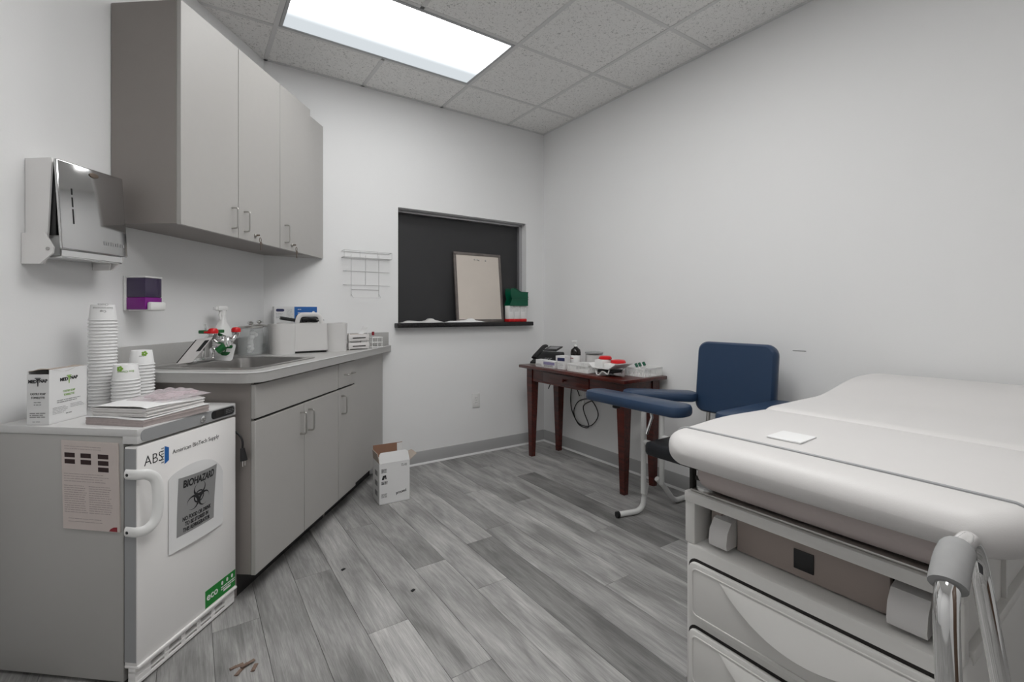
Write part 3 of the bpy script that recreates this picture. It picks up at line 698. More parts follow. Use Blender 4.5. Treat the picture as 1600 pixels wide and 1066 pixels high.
def stack(s, t, n, me, pitch, label, group, toplabel, lines, mats, leaf=None, rr=.0378):
    q = st(s, t)
    for i in range(n):
        o = bpy.data.objects.new('paper_cup', me); C.objects.link(o); o.location = (q.x, q.y, FT_ + i * pitch); TOPM[o] = Matrix.Translation(o.location)
        tag(o, label if i < n - 1 else toplabel, 'paper cup', group)
    cup_print(o, rr, lines, .034, camdir(q), .0105, mats, leaf)
stack(-1.205, .125, 28, CM, .0121, 'white paper cup nested in the tallest cup stack on the fridge', 'cups in the tall stack', 'topmost upside-down paper cup of the tallest stack with printed lettering', ['Cup', 'Environmental', 'Choice'], [m_ink, m_inkg, m_inkg])
stack(-1.225, .235, 10, CM, .0121, 'white paper cup nested in the shortest cup stack on the fridge', 'cups in the short stack', 'topmost printed paper cup of the shortest stack', ['Eco Choice'], [m_inkgr], leaf=-.45)
stack(-1.135, .215, 14, CM2, .0119, 'white paper cup nested in the middle-height cup stack beside the counter', 'cups in the middle stack', 'topmost leaf-printed paper cup of the middle-height stack', ['Eco'], [m_inkg], leaf=.25, rr=.035)
# packs of pouches
q = st(-1.455, .315)
pk = thing('pouch_pack', 'lower pack of white paper pouches with brownish layered edges on the fridge', 'paper pack', (q.x, q.y, FT_), -TH - 6)
g = G()
for i in range(8): g.box(.002 * random.random(), .216 + .003 * random.random(), .002 * random.random(), .25 + .004 * random.random(), i * .0028, i * .0028 + .0025)
obj('pouches', g, m_pouch, pk); obj('top_pouch', G().grid(lambda u, v: (.218 * u, .256 * v, .0226 + .002 * math.sin(5 * u + 3 * v)), 8, 8, th=(0, 0, .0015)), m_paper, pk)
q = st(-1.445, .322)
pk2 = thing('pouch_pack', 'upper white pack of paper pouches lying on the lower pack', 'paper pack', (q.x, q.y, FT_ + .0255), -TH - 4)
def pill(u, v):  # soft stack
    e = min(u, 1 - u) * 2; e2 = min(v, 1 - v) * 2
    return (.205 * u, .235 * v, .03 - .006 * (1 - min(1, e * 3)) ** 2 + .004 * math.sin(4 * v + u))
g = G()
for i in range(5): g.box(.0 + .006 * random.random(), .2 + .006 * random.random(), .0 + .005 * random.random(), .232, i * .0052, i * .0052 + .005, b=.001, seg=1)
obj('pouches', g, m_paper2, pk2); obj('top_pouch', G().grid(pill, 10, 10, th=(0, 0, .0015)), m_paper, pk2)
q = st(-1.31, .40)
bg = thing('plastic_bag', 'clear plastic bag with pinkish contents on top of the pouch packs', 'plastic bag', (q.x, q.y, FT_ + .0605), -TH - 10)
def bag(u, v, k=1):
    a = math.sin(PI * u) ** .6 * math.sin(PI * v) ** .6; return (.15 * u - .02, .19 * v - .06, k * (.0008 + .026 * a + .004 * a * math.sin(17 * u + 5 * v) + .003 * a * math.sin(23 * v)))
obj('film', G().grid(bag, 20, 20, th=(0, 0, .0006)), m_film, bg)
g = G(); random.seed(3)
for i in range(26): 
    x, y = random.uniform(.02, .1), random.uniform(-.03, .09); g.box(-.018, .018, -.009, .009, 0, .006, b=.001, seg=1, M=T(x, y, .002 + random.random() * .006) @ R('Z', random.uniform(0, 180)))
obj('contents', g, m_pink, bg)
# ------------------------------------------------------------------ on the counter
CT = .91
ew = lf('eyewash_faucet', 'chrome sink faucet carrying an eyewash yoke with red dust caps', 'faucet', -.725, .15, CT + .0055)
obj('base', G().prism(rrect(-.03, .03, -.1, .1, .028), 0, .016, b=.004), m_chrome, ew)
for y in (-.075, .075):
    k = obj('tap', G().lathe([(.02, .016), (.019, .05), (.014, .058), (.001, .06)], 14, M=T(0, y, 0)), m_chrome, ew)
    obj('lever', G().tube([(0, y, .055), (.03, y * 1.15, .068), (.075, y * 1.3, .075)], [.007, .006, .008], 8), m_chrome, k)
obj('spout', G().tube(fillet([(0, 0, .01), (0, 0, .085), (.05, 0, .135), (.125, 0, .105), (.13, 0, .075)], .05), .012, 12), m_chrome, ew)
obj('yoke', G().tube(fillet([(.11, -.085, .125), (.11, -.05, .095), (.11, .05, .095), (.11, .085, .125)], .03), .011, 10).cyl((.11, 0, .07), (.11, 0, .12), .02), m_chrome, ew)
obj('push_rod', G().tube([(.09, -.03, .1), (.06, -.055, .145), (.05, -.05, .175)], .006, 8), m_chrome, ew)
obj('green_body', G().prism(rrect(.05, .1, -.1, .02, .012), .135, .15, b=.003).cyl((.1, -.04, .05), (.125, -.02, .075), .016), m_egreen, ew, label='dark green plastic fitting')
for y in (-.078, .082):
    h = obj('eyewash_head', G().lathe([(.010, .11), (.018, .128), (.020, .138), (.017, .142)], 16, M=T(.11, y, 0)), m_chrome, ew)
    obj('dust_cap', G().lathe([(.017, .134), (.021, .136), (.021, .150), (.015, .158), (.001, .160)], 16, M=T(.11, y, 0)).box(.09, .105, y - .034 if y < 0 else y + .01, y - .01 if y < 0 else y + .034, .138, .146, b=.002), m_red, h, label='red dust cap')
q = st(-.70, .234)
sg = thing('eyewash_card', 'white card with green eyewash basin symbol hanging on the faucet yoke', 'card', (q.x, q.y, CT + .006), -34.26)
MC = face((0, 0, .001), (1, 0, -.06), (.10, .25, 1))
obj('card', G().prism(rrect(-.043, .043, 0, .083, .012), -.001, .001, M=MC), m_paper, sg)
obj('symbol', G().prism([(-.026, .042), (-.02, .03), (-.01, .024), (.01, .024), (.02, .03), (.026, .042)], .001, .0016, M=MC).box(-.003, .003, .04, .056, .001, .0016, M=MC), m_egreen, sg)
obj('heading', G().prism(rrect(-.028, .03, .060, .076, .006), .001, .0016, M=MC), m_egreen, sg)
ring_ = [st(-.683, .26 + .0145 * math.cos(rad(a_))) for a_ in range(0, 360, 24)]
obj('hanging_ring', G().tube([(p_.x, p_.y, CT + .0985 + .0165 * math.sin(rad(24 * i))) for i, p_ in enumerate(ring_)], .0012, 6, loop=True), m_satin, sg, world=True)
q = st(-.866, .13)
s2 = thing('leaning_card', 'tilted laminated white sheet leaning behind the faucet base', 'card', (q.x, q.y, CT + .006), -34.26)
ML_ = face((0, 0, 0), (1, 0, .12), (.62, .35, 1))
obj('sheet', G().prism(rrect(0, .075, 0, .135, .006), -.001, .001, M=ML_), m_paper2, s2)
obj('dark_edge', G().box(.0, .006, .005, .13, .001, .0018, M=ML_).box(.05, .07, .06, .12, .001, .0018, M=ML_), m_black, s2)
sp = lf('spray_bottle', 'white trigger spray bottle with printed label behind the sink', 'spray bottle', -.475, .069, CT)
obj('bottle', G().loft([[(x * k, y * k2, z) for x, y in rrect(-.032, .032, -.05, .05, .022, 4)] for z, k, k2 in ((0, .92, .92), (.006, 1, 1), (.12, 1, 1), (.15, .85, .8), (.185, .5, .36), (.215, .42, .27), (.225, .42, .27))]), m_white, sp)
sh = obj('spray_head', G().lathe([(.017, .222), (.017, .245), (.012, .25)], 16).box(-.014, .014, -.045, .03, .245, .272, b=.008).box(-.009, .009, -.06, -.045, .25, .266, b=.003), m_white, sp)
obj('trigger', G().tube([(0, -.012, .25), (0, -.022, .225), (0, -.016, .2)], .006, 8), m_white, sh)
g = G(); lines_print(g, face((.0325, 0, 0), (0, 1, 0), (0, 0, 1)), -.03, .03, .02, .09, 8, .002); lines_print(g, face((0, -.0503, 0), (1, 0, 0), (0, 0, 1)), -.02, .02, .02, .11, 9, .0022); obj('label_print', g, m_inkg, sp, kind='stuff')
obj('label_accent', G().box(.0322, .0328, -.02, .02, .095, .108).box(-.016, .016, -.0507, -.0502, .115, .125), m_pink, sp)
def jar(s, t, r, h, label, fill, fm, cat='jar'):
    j = lf('glass_jar', label, cat, s, t, CT)
    obj('glass', G().lathe([(.0001, .0), (r - .004, 0), (r, .004), (r, h - .004), (r - .002, h), (r - .004, h - .002), (r - .004, .006), (.0001, .006)], 24), m_glass, j)
    l = obj('lid', G().lathe([(.0001, h + .001), (r + .001, h + .001), (r + .002, h + .004), (r - .004, h + .010), (.012, h + .014), (.0001, h + .014)], 24), m_satin, j)
    obj('knob', G().lathe([(.006, h + .012), (.006, h + .018), (.015, h + .024), (.016, h + .032), (.008, h + .038), (.0001, h + .039)], 16), m_chrome, l)
    g = G(); random.seed(int(r * 9999) + int(h * 777))
    for i in range(fill):
        a_, rr_ = random.uniform(0, 6.28), random.uniform(0, r - .03); z = .022 + (h - .05) * i / max(fill - 1, 1)
        g.lathe([(.0001, -.014), (.012, -.008), (.016, 0), (.012, .008), (.0001, .014)], 8, M=T(rr_ * math.cos(a_), rr_ * math.sin(a_), z) @ R('X', random.uniform(0, 90)))
    obj('contents', g, fm, j)
jar(-.325, .125, .062, .15, 'wide clear glass jar with metal lid next to the spray bottle', 10, m_cotton)
jar(-.205, .10, .048, .155, 'slim glass jar packed with foil packets near the corner', 26, m_foil)
# white lobed caddy
q = Vector((.585, 3.03))
cdy = thing('storage_caddy', 'frosted white storage caddy with rounded end compartments and carry handle', 'caddy', (q.x, q.y, CT), 6)
def dbin(x0, x1, y0, y1, r, h, th=.003):
    g = G(); o_ = rrect(x0, x1, y0, y1, r, 6); i_ = rrect(x0 + th, x1 - th, y0 + th, y1 - th, r - th, 6)
    k = .93; cx, cy = (x0 + x1) / 2, (y0 + y1) / 2
    sc = lambda P, f: [(cx + (x - cx) * f, cy + (y - cy) * f) for x, y in P]
    g.loft([[(x, y, 0) for x, y in sc(o_, k)], [(x, y, h) for x, y in o_], [(x, y, h) for x, y in i_], [(x, y, .004) for x, y in sc(i_, k)]]); return g
obj('compartment', dbin(-.215, -.085, -.10, .06, .045, .172), m_frost, cdy); obj('compartment', dbin(.085, .215, -.10, .06, .045, .172), m_frost, cdy)
obj('tray_body', G().box(-.098, .098, -.07, -.066, .014, .172).box(-.098, .098, .05, .054, .014, .172).box(-.098, .098, -.07, .054, .012, .016).box(-.1, -.096, -.07, .054, .014, .15).box(.096, .1, -.07, .054, .014, .15), m_frost, cdy)
obj('carry_handle', G().tube(fillet([(-.075, -.03, .15), (-.06, -.03, .225), (.06, -.03, .225), (.075, -.03, .15)], .03), .01, 8, flat=(.013, .004)), m_frost, cdy)
obj('rubber_foot', G().box(-.13, .1, -.05, .04, -.0, .013), m_black, cdy)
q = Vector((.535, 3.155))
pc = thing('black_pouch', 'black and silver packets heaped behind the white caddy', 'packet', (q.x, q.y, CT), 10)
g = G(); random.seed(5)
for i in range(7): g.box(-.06, .06, -.025, .025, 0, .02, b=.004, M=T(random.uniform(-.03, .12), random.uniform(-.01, .02), .168 + .004 * i) @ R('Z', random.uniform(-20, 20)) @ R('Y', random.uniform(-12, 12)))
obj('packet', g, m_black, pc); obj('pouch_body', G().box(-.10, .16, -.04, .04, 0, .175, b=.01), m_frost, pc)
pcf = obj('foil_strip', G().box(.04, .15, -.03, .03, .2, .206, b=.002, M=R('Y', 5)), m_foil, pc)
q = Vector((.555, 3.285))
gl = thing('glove_box', 'blue and white glove box standing on end behind the caddy', 'carton', (q.x, q.y, CT), 0)
GW, GB, GT = .25, .18, .275
obj('carton', G().box(-GW / 2, GW / 2, -.045, .03, GB - .18, GT, b=.001, seg=1), m_card, gl)
MG = face((0, -.0455, 0), (1, 0, 0), (0, 0, 1))
obj('blue_panel', G().box(-.01, GW / 2, GB - .17, GT - .001, 0, .0006, M=MG), m_blue, gl)
obj('brand_pill', G().prism(rrect(-.115, -.068, .243, .26, .0084), 0, .0008, M=MG), m_navyp, gl)
g = G(); lines_print(g, MG, -.115, -.075, .2, .235, 4, .002); lines_print(g, MG, -.055, -.02, .2, .26, 8, .0014); obj('small_print', g, m_inkg, gl, kind='stuff')
g = G(); lines_print(g, MG @ T(0, 0, .0007), .01, .035, .252, .262, 1, .004); lines_print(g, MG @ T(0, 0, .0007), .01, .09, .215, .24, 3, .004, .1); g.lathe([(.0001, .0007), (.013, .0007), (.013, .0012), (.0001, .0012)], 12, M=MG @ T(.103, .23, 0) @ Matrix.Diagonal((.8, 1.3, 1, 1))); obj('white_print', g, m_white, gl, kind='stuff')
q = Vector((.80, 3.24))
tb = thing('plastic_tub', 'small frosted white tub with lid between the caddy and file trays', 'tub', (q.x, q.y, CT), 0)
obj('tub', G().lathe([(.045, 0), (.05, .005), (.052, .13), (.048, .135)], 20), m_frost, tb); obj('lid', G().lathe([(.05, .135), (.055, .137), (.055, .146), (.05, .15), (.0001, .152)], 20), m_white, tb)
# stacked small trays with cards
q = Vector((.885, 3.10))
for i in range(2):
    tr = thing('organizer_tray', 'lower grey organizer tray on the counter end' if i == 0 else 'upper organizer tray holding cards and a curled slip', 'tray', (q.x, q.y, CT + i * .052), 12)
    g = G(); g.box(-.07, .07, -.05, .05, .006, .012, b=.002); g.box(-.07, .07, -.05, -.046, .012, .045, b=.001); g.box(-.07, .07, .046, .05, .012, .045, b=.001); g.box(-.07, -.066, -.046, .046, .012, .045)
    for x, y in ((-.066, -.046), (.06, -.046), (-.066, .04), (.06, .04)): g.box(x, x + .006, y, y + .006, 0, .053)
    obj('tray', g, m_paper2, tr); obj('end_label', G().box(-.072, -.0705, -.03, .03, .018, .04).box(-.045, .045, -.0515, -.0503, .02, .026), m_dark, tr)
    if i:
        obj('cards', G().box(-.06, .06, -.04, .04, .013, .045, b=.001, seg=1), m_kraft, tr)
        obj('curled_slip', G().grid(lambda u, v: (.03 + .04 * v, -.03 + .06 * u, .046 + .045 * v ** 2.2), 4, 10, th=(.0006, 0, .0004)), m_paper, tr)
q = Vector((1.04, 3.165))
rk = thing('test_tube_rack', 'little white test tube rack with one red-capped tube by the backsplash', 'tube rack', (q.x, q.y, CT), 10)
g = G()
for z in (.002, .034, .066): g.prism(rrect(-.04, .04, -.025, .025, .004), z, z + .005)
for x in (-.037, 0, .033):
    for y in (-.022, .018): g.box(x, x + .004, y, y + .004, 0, .07)
obj('rack', g, m_white, rk)
obj('tube', G().lathe([(.0001, .008), (.005, .012), (.006, .02), (.006, .085)], 10, M=T(-.02, 0, 0)), m_glass, rk); obj('tube_cap', G().cyl((-.02, 0, .084), (-.02, 0, .108), .0085, b=.002), m_dred, rk)

# ------------------------------------------------------------------ sill of the pass-through
SZ = OPZ0
bd = thing('framed_board', 'cream pin board in a worn dark frame leaning in the pass-through', 'board', (1.985, YB + .028, SZ), 0)
MB_ = R('X', -6)
bwid, bhei = .225, .575
g = G()
for a in ((-bwid, bwid, 0, .022), (-bwid, bwid, bhei - .022, bhei), (-bwid, -bwid + .022, .022, bhei - .022), (bwid - .022, bwid, .022, bhei - .022)): g.box(a[0], a[1], -.008, .012, a[2], a[3], b=.003, M=MB_)
obj('frame', g, m_bframe, bd); obj('board', G().box(-bwid + .02, bwid - .02, -.002, .008, .02, bhei - .02, M=MB_), m_cork, bd)
for x in (-.03, -.005, .01, .075): obj('hook', G().lathe([(.007, 0), (.007, .002), (.003, .006), (.0001, .007)], 8, M=MB_ @ T(x, -.002, bhei - .055 - .004 * (x > 0)) @ R('X', 90)), m_satin, bd)
for i, (x0, x1, y0, lab, ph) in enumerate(((1.28, 1.635, .0, 'crumpled clear plastic sheet spread along the black sill', 0), (1.637, 1.98, -.014, 'folded white paper sheets lying in front of the board on the sill', 2))):
    sh_ = thing('plastic_sheet' if i == 0 else 'paper_sheet', lab, 'sheet', ((x0 + x1) / 2, YB + y0, SZ + .0005), 0)
    L_ = x1 - x0
    def fn(u, v, L_=L_, ph=ph):
        e = min(1, 6 * min(u, 1 - u)) * min(1, 5 * min(v, 1 - v)); return (-L_ / 2 + L_ * u, -.045 + .075 * v, .0005 + e * (.009 + .003 * math.sin(11 * u + ph) + .004 * abs(math.sin(31 * u + 9 * v)) + .016 * math.exp(-((u - .66) * 12) ** 2)))
    obj('sheet', G().grid(fn, 44, 10, th=(0, 0, .0008)), m_frost if i == 0 else m_paper, sh_)
for i, (x, lab) in enumerate(((2.245, 'slim white tube container with red base beside the framed board'), (2.305, 'white printed container with red base between two look-alikes'), (2.372, 'white printed container with red base at the sill end'))):
    c_ = thing('sample_container', lab, 'container', (x, YB - .005, SZ), 0, 'white containers on the sill')
    w_ = .026 if i == 0 else .031
    obj('red_base', G().box(-w_ - .001, w_ + .001, -.035, .035, 0, .024, b=.004), m_red, c_)
    obj('body', G().box(-w_, w_, -.032, .032, .022, .135, b=.005), m_white, c_)
    g = G(); lines_print(g, face((0, -.0323, 0), (1, 0, 0), (0, 0, 1)), -w_ + .006, w_ - .006, .085, .125, 4, .0025); obj('print', g, m_inkg, c_, kind='stuff')
gb = thing('green_bin', 'dark green plastic parts bin stacked on the white sample containers', 'bin', (2.315, YB - .005, SZ + .135), 0)
g = G(); pr = [(-.095, .0), (.095, 0), (.095, .115), (.02, .118), (-.05, .15), (-.08, .145), (-.085, .1), (-.07, .06)]
g.loft([[(x, y, z) for x, z in pr] for y in (-.045, -.041)]); g.loft([[(x, y, z) for x, z in pr] for y in (.041, .045)]); g.box(-.09, .095, -.041, .041, 0, .004); g.box(.091, .095, -.041, .041, .004, .115)
obj('bin', g, m_dgreen, gb)
obj('rib', G().box(-.08, .095, -.049, -.045, .07, .078).box(-.075, .095, -.049, -.045, .052, .058), m_dgreen, gb); obj('bin_rim', G().tube([(.095, -.046, .115), (.02, -.046, .118), (-.05, -.046, .15)], .004, 6), m_dgreen, gb)
# ------------------------------------------------------------------ on the back wall
wr = thing('wire_rack', 'empty white wire glove rack on the back wall beside the pass-through', 'wire rack', (1.025, YB, 1.25), 0)
def wire(name, pts, loop=False, r=.0017): obj(name, G().tube(pts, r, 6, loop=loop), m_wire, wr)
def rect(x0, x1, z, y0=-.075, y1=-.004): return [(x0, y1, z), (x0, y0, z), (x1, y0, z), (x1, y1, z)]
wire('basket_rim', fillet(rect(-.165, .165, .32) + [(-.165, -.004, .32)], .004), r=.0022)
wire('basket_rim', fillet(rect(-.165, .165, .275) + [(-.165, -.004, .275)], .004))
for x in (-.165, -.06, .06, .165): wire('wire', [(x, -.075, .275), (x, -.075, .32)])
for i in range(5): wire('wire', [(-.165, -.012 - .015 * i, .275), (.165, -.012 - .015 * i, .275)], r=.0013)
for x in (-.1, -.0, .095): wire('wire', [(x, -.004, .01 if x else .09), (x, -.004, .3)], r=.0022)
for z in (.185, .09):
    wire('hoop', fillet([(-.155, -.004, z), (-.155, -.07, z - .004), (.155, -.07, z - .004), (.155, -.004, z)], .01)); wire('wire', [(-.155, -.004, z), (.155, -.004, z)], r=.0013)
wire('bottom_wire', fillet([(-.1, -.004, .03), (-.1, -.05, .0), (.095, -.05, .0), (.095, -.004, .03)], .01)); wire('wire', [(-.1, -.004, .06), (.095, -.004, .06)])
def outlet(label, M, plate=m_white):
    o = thing('wall_outlet', label, 'outlet', tuple(M.translation), 0); Mi = M.copy(); Mi.translation = (0, 0, 0)
    obj('plate', G().prism(rrect(-.036, .036, -.058, .058, .004), .0, .006, b=.002, M=Mi), plate, o)
    for z in (-.02, .02):
        s_ = obj('socket', G().prism(rrect(-.016, .016, z - .014, z + .014, .008), .006, .0075, M=Mi), plate, o)
        obj('slot', G().box(-.007, -.005, z - .003, z + .006, .0075, .008, M=Mi).box(.005, .007, z - .003, z + .006, .0075, .008, M=Mi), m_dark, s_)
    obj('screw', G().lathe([(.003, .006), (.003, .0075), (.0001, .0078)], 8, M=Mi), m_satin, o)
outlet('white wall outlet low on the back wall under the pass-through', face((1.92, YB, .435), (1, 0, 0), (0, 0, 1)))
outlet('pale wall outlet on the right wall under the wooden desk', face((XR, 2.85, .455), (0, -1, 0), (0, 0, 1)))
mk = tag(obj('wall_scuff', G().box(XR - .0015, XR, 1.16, 1.225, .945, .949), m_inkg), 'short pale scuff strip on the right wall above the chair', 'scuff')

# ------------------------------------------------------------------ open carton on the floor
fb = thing('shipping_carton', 'open white shipping carton standing on the floor by the cabinets', 'carton', (.93, 2.765, 0), -4)
cw, cdp, ch = .185, .15, .245
g = G(); g.box(0, cw, 0, .004, 0, ch); g.box(0, cw, cdp - .004, cdp, 0, ch); g.box(0, .004, .004, cdp - .004, 0, ch); g.box(cw - .004, cw, .004, cdp - .004, 0, ch); g.box(0, cw, 0, cdp, 0, .004); obj('carton', g, m_card, fb)
obj('front_flap', G().prism([(0, 0), (cw, 0), (cw - .006, .05), (cw - .02, .062), (.012, .062), (.002, .05)], 0, .003, M=face((0, .0035, ch), (1, 0, 0), (0, .22, 1))), m_paper, fb)
obj('back_flap', G().prism([(0, 0), (cw, 0), (cw, .075), (0, .075)], 0, .003, M=face((0, cdp - .004, ch), (1, 0, 0), (0, .1, 1))), m_brown, fb, label='raised flap showing its brown inside')
obj('back_flap_edge', G().box(cw - .035, cw, cdp - .006, cdp - .002, ch, ch + .072), m_card, fb)
obj('side_flap', G().prism([(0, 0), (cdp, 0), (cdp - .02, .06), (.03, .06)], 0, .003, M=face((cw, .0, ch), (0, 1, 0), (1, 0, .45))), m_kraft, fb)
obj('side_flap', G().prism([(0, 0), (cdp, 0), (cdp - .01, .055), (.02, .055)], 0, .003, M=face((0.0, 0, ch), (0, 1, 0), (-.12, 0, 1))), m_kraft, fb)
MF = face((0, -.0004, 0), (1, 0, 0), (0, 0, 1)); MS = face((-.0004, cdp, 0), (0, -1, 0), (0, 0, 1))
g = G(); lines_print(g, MF, .012, .045, .188, .212, 4, .003, .1); lines_print(g, MF, .012, .05, .118, .138, 3, .004, .1); lines_print(g, MF, .012, .055, .04, .065, 4, .002)
g.prism([(.014, .148), (.021, .172), (.04, .174), (.043, .15), (.036, .15), (.034, .165), (.028, .148)], 0, .0005, M=MF); obj('print', g, m_ink, fb, kind='stuff')
text('carton_code', '72-02', .02, m_ink, fb, MF @ T(.15, .22, 0), sx=.8); text('carton_word', 'proceed', .024, m_ink, fb, MF @ T(.132, .06, 0) @ R('Z', 9), sx=.8, bold=.0004)
for z in (.04, .1, .16): obj('side_print', G().box(.05, .11, z, z + .03, 0, .0005, M=MS), m_inkg, fb)
# scraps on the floor
for i, (x, y, a, l) in enumerate(((.135, 1.74, 48, .05), (.155, 1.752, 20, .045), (.125, 1.765, 8, .04), (.172, 1.728, 64, .035))):
    sc_ = tag(obj('bark_scrap', G().box(-l / 2, l / 2, -.006, .006, 0, .003, b=.001, seg=1, M=R('Z', a)).box(-l / 2, 0, -.004, .004, .001, .006, b=.001, seg=1, M=R('Z', a + 12)), m_bark, loc=(x, y, (0, .005, 0, .0)[i])), 'small dry brown scrap on the planks near the fridge front', 'scrap', 'brown scraps on the floor')
for x, y in ((.565, 2.165), (.76, 1.84)):
    tag(obj('dark_crumb', G().box(-.009, .009, -.006, .006, 0, .004, b=.0015, M=R('Z', 30)), m_black, loc=(x, y, 0)), 'tiny black crumb lying on the grey floor planks', 'crumb', 'black crumbs on the floor')
# ------------------------------------------------------------------ desk
DX0, DX1, DY0, DY1, DZ = 2.19, 2.602, 2.0, 3.12, .73
dk = thing('desk', 'reddish brown wooden desk with tapered legs against the right wall', 'desk', ((DX0 + DX1) / 2, (DY0 + DY1) / 2, 0), 0)
def dw(name, g, m, par=None, **k): return obj(name, g, m, par or dk, world=True, **k)
dw('desk_top', G().box(DX0, DX1, DY0, DY1, DZ - .024, DZ, b=.005), m_wood)
ax0, ax1, ay0, ay1 = DX0 + .045, DX1 - .03, DY0 + .04, DY1 - .05
dw('apron', G().box(ax0 + .008, ax0 + .026, ay0 + .06, ay1 - .06, .605, DZ - .024), m_wood); dw('apron', G().box(ax1 - .026, ax1 - .008, ay0 + .06, ay1 - .06, .605, DZ - .024), m_wood)
dw('apron', G().box(ax0 + .06, ax1 - .06, ay0 + .008, ay0 + .026, .605, DZ - .024), m_wood); dw('apron', G().box(ax0 + .06, ax1 - .06, ay1 - .026, ay1 - .008, .605, DZ - .024), m_wood)
dwr = dw('drawer', G().box(ax0 + .001, ax0 + .009, 2.36, 2.86, .622, .694, b=.003), m_wood); dw('knob', G().lathe([(.007, 0), (.006, .01), (.013, .018), (.012, .025), (.0001, .028)], 14, M=T(ax0 + .002, 2.61, .655) @ R('Y', -90)), m_wood, dwr)
for x, sx in ((ax0, 1), (ax1, -1)):
    for y, sy in ((ay0, 1), (ay1, -1)):
        def sq(z, a): return [(x, y, z), (x + sx * a, y, z), (x + sx * a, y + sy * a, z), (x, y + sy * a, z)]
        def sq2(z, a, o): return [(x + sx * o, y + sy * o, z), (x + sx * (o + a), y + sy * o, z), (x + sx * (o + a), y + sy * (o + a), z), (x + sx * o, y + sy * (o + a), z)]
        dw('leg', G().loft([sq2(0, .036, .012), sq2(.58, .066, .0), sq2(DZ - .024, .066, .0)]), m_wood, smooth=False)
# desk clutter
ph = thing('desk_phone', 'black office telephone with handset at the far end of the desk', 'telephone', (2.385, 2.995, DZ), 20)
obj('base', G().loft([[(x, y, z) for x, z in ((-.10, 0), (.10, 0), (.10, .09), (.08, .098), (-.10, .022))] for y in (-.1, .1)]), m_black, ph)
MP = R('Y', -22.5)
obj('display_panel', G().box(.0, .11, -.1, .02, .112, .122, b=.004, M=R('Y', -14)), m_black, ph); obj('screen', G().box(.03, .09, -.085, -.005, .122, .1225, M=R('Y', -14)), m_lcd, ph)
obj('handset', G().tube(catmull([(-.09, .07, .055), (-.06, .07, .075), (0, .07, .105), (.06, .07, .135), (.09, .07, .14)], 5), .02, 10, flat=(.014, .024)), m_black, ph)
g = G()
for i in range(4):
    for k in range(3): g.box(-.075 + i * .02, -.063 + i * .02, -.06 + k * .024, -.044 + k * .024, .057, .061, M=R('Y', -22.5) @ T(.0, 0, .0))
obj('keypad', g, m_lcd, ph, kind='stuff')
obj('front_trim', G().box(-.104, -.1, -.1, .1, .0, .012), m_satin, ph)
def carton(name, label, x, y, sx, sy, sz, rz, band=None, z=DZ):
    c_ = thing(name, label, 'carton', (x, y, z), rz)
    b_ = obj('carton', G().box(-sx / 2, sx / 2, -sy / 2, sy / 2, 0, sz, b=.001, seg=1), m_card, c_)
    ML = face((-sx / 2 - .0003, 0, 0), (0, -1, 0), (0, 0, 1))
    if band: obj('print_band', G().box(-sy / 2 + .002, sy / 2 - .002, sz * band[0], sz * band[1], 0, .0004, M=ML), band[2], c_)
    g = G(); lines_print(g, ML @ T(0, 0, .0004), -sy / 2 + .008, sy / 2 - .008, sz * .12, sz * .45, 3, .003); obj('print', g, m_inkg, c_, kind='stuff'); return c_
carton('small_carton', 'small plain white carton on the desk in front of the phone', 2.255, 2.90, .06, .075, .055, 8)
carton('flat_carton', 'low white carton with violet print band on the desk edge', 2.262, 2.785, .06, .125, .052, 4, (.45, .85, m_violet))
carton('tall_carton', 'white carton with navy top band beside the low violet-banded carton', 2.285, 2.675, .065, .07, .098, 12, (.62, .86, m_navyp))
carton('spare_carton', 'plain white carton standing behind the navy-banded carton', 2.37, 2.775, .07, .11, .085, 0)
pb = thing('pump_bottle', 'dark pump bottle with white label and white pump on desk', 'bottle', (2.385, 2.655, DZ), 0)
obj('bottle', G().lathe([(.036, 0), (.038, .004), (.038, .12), (.034, .14), (.014, .158), (.013, .166)], 20), m_amber, pb); obj('label', G().lathe([(.0384, .02), (.039, .021), (.039, .098), (.0384, .099)], 20, cap=False), m_paper, pb)
pp = obj('pump', G().lathe([(.015, .164), (.015, .178), (.005, .18), (.005, .2)], 14).box(-.04, .012, -.009, .009, .197, .208, b=.004), m_white, pb)
obj('label_line', G().box(-.0396, -.039, -.016, .016, .075, .081), m_dred, pb)
cb = thing('clear_tub', 'ribbed translucent grey tub behind the pump bottle on the desk', 'tub', (2.50, 2.58, DZ), 0)
obj('tub', G().lathe([(r_, z) for z0 in range(6) for r_, z in ((.062, z0 * .019), (.065, z0 * .019 + .008))], 20), m_frost, cb); obj('lid', G().lathe([(.064, .112), (.068, .114), (.068, .122), (.0001, .124)], 20), m_fgrey, cb)
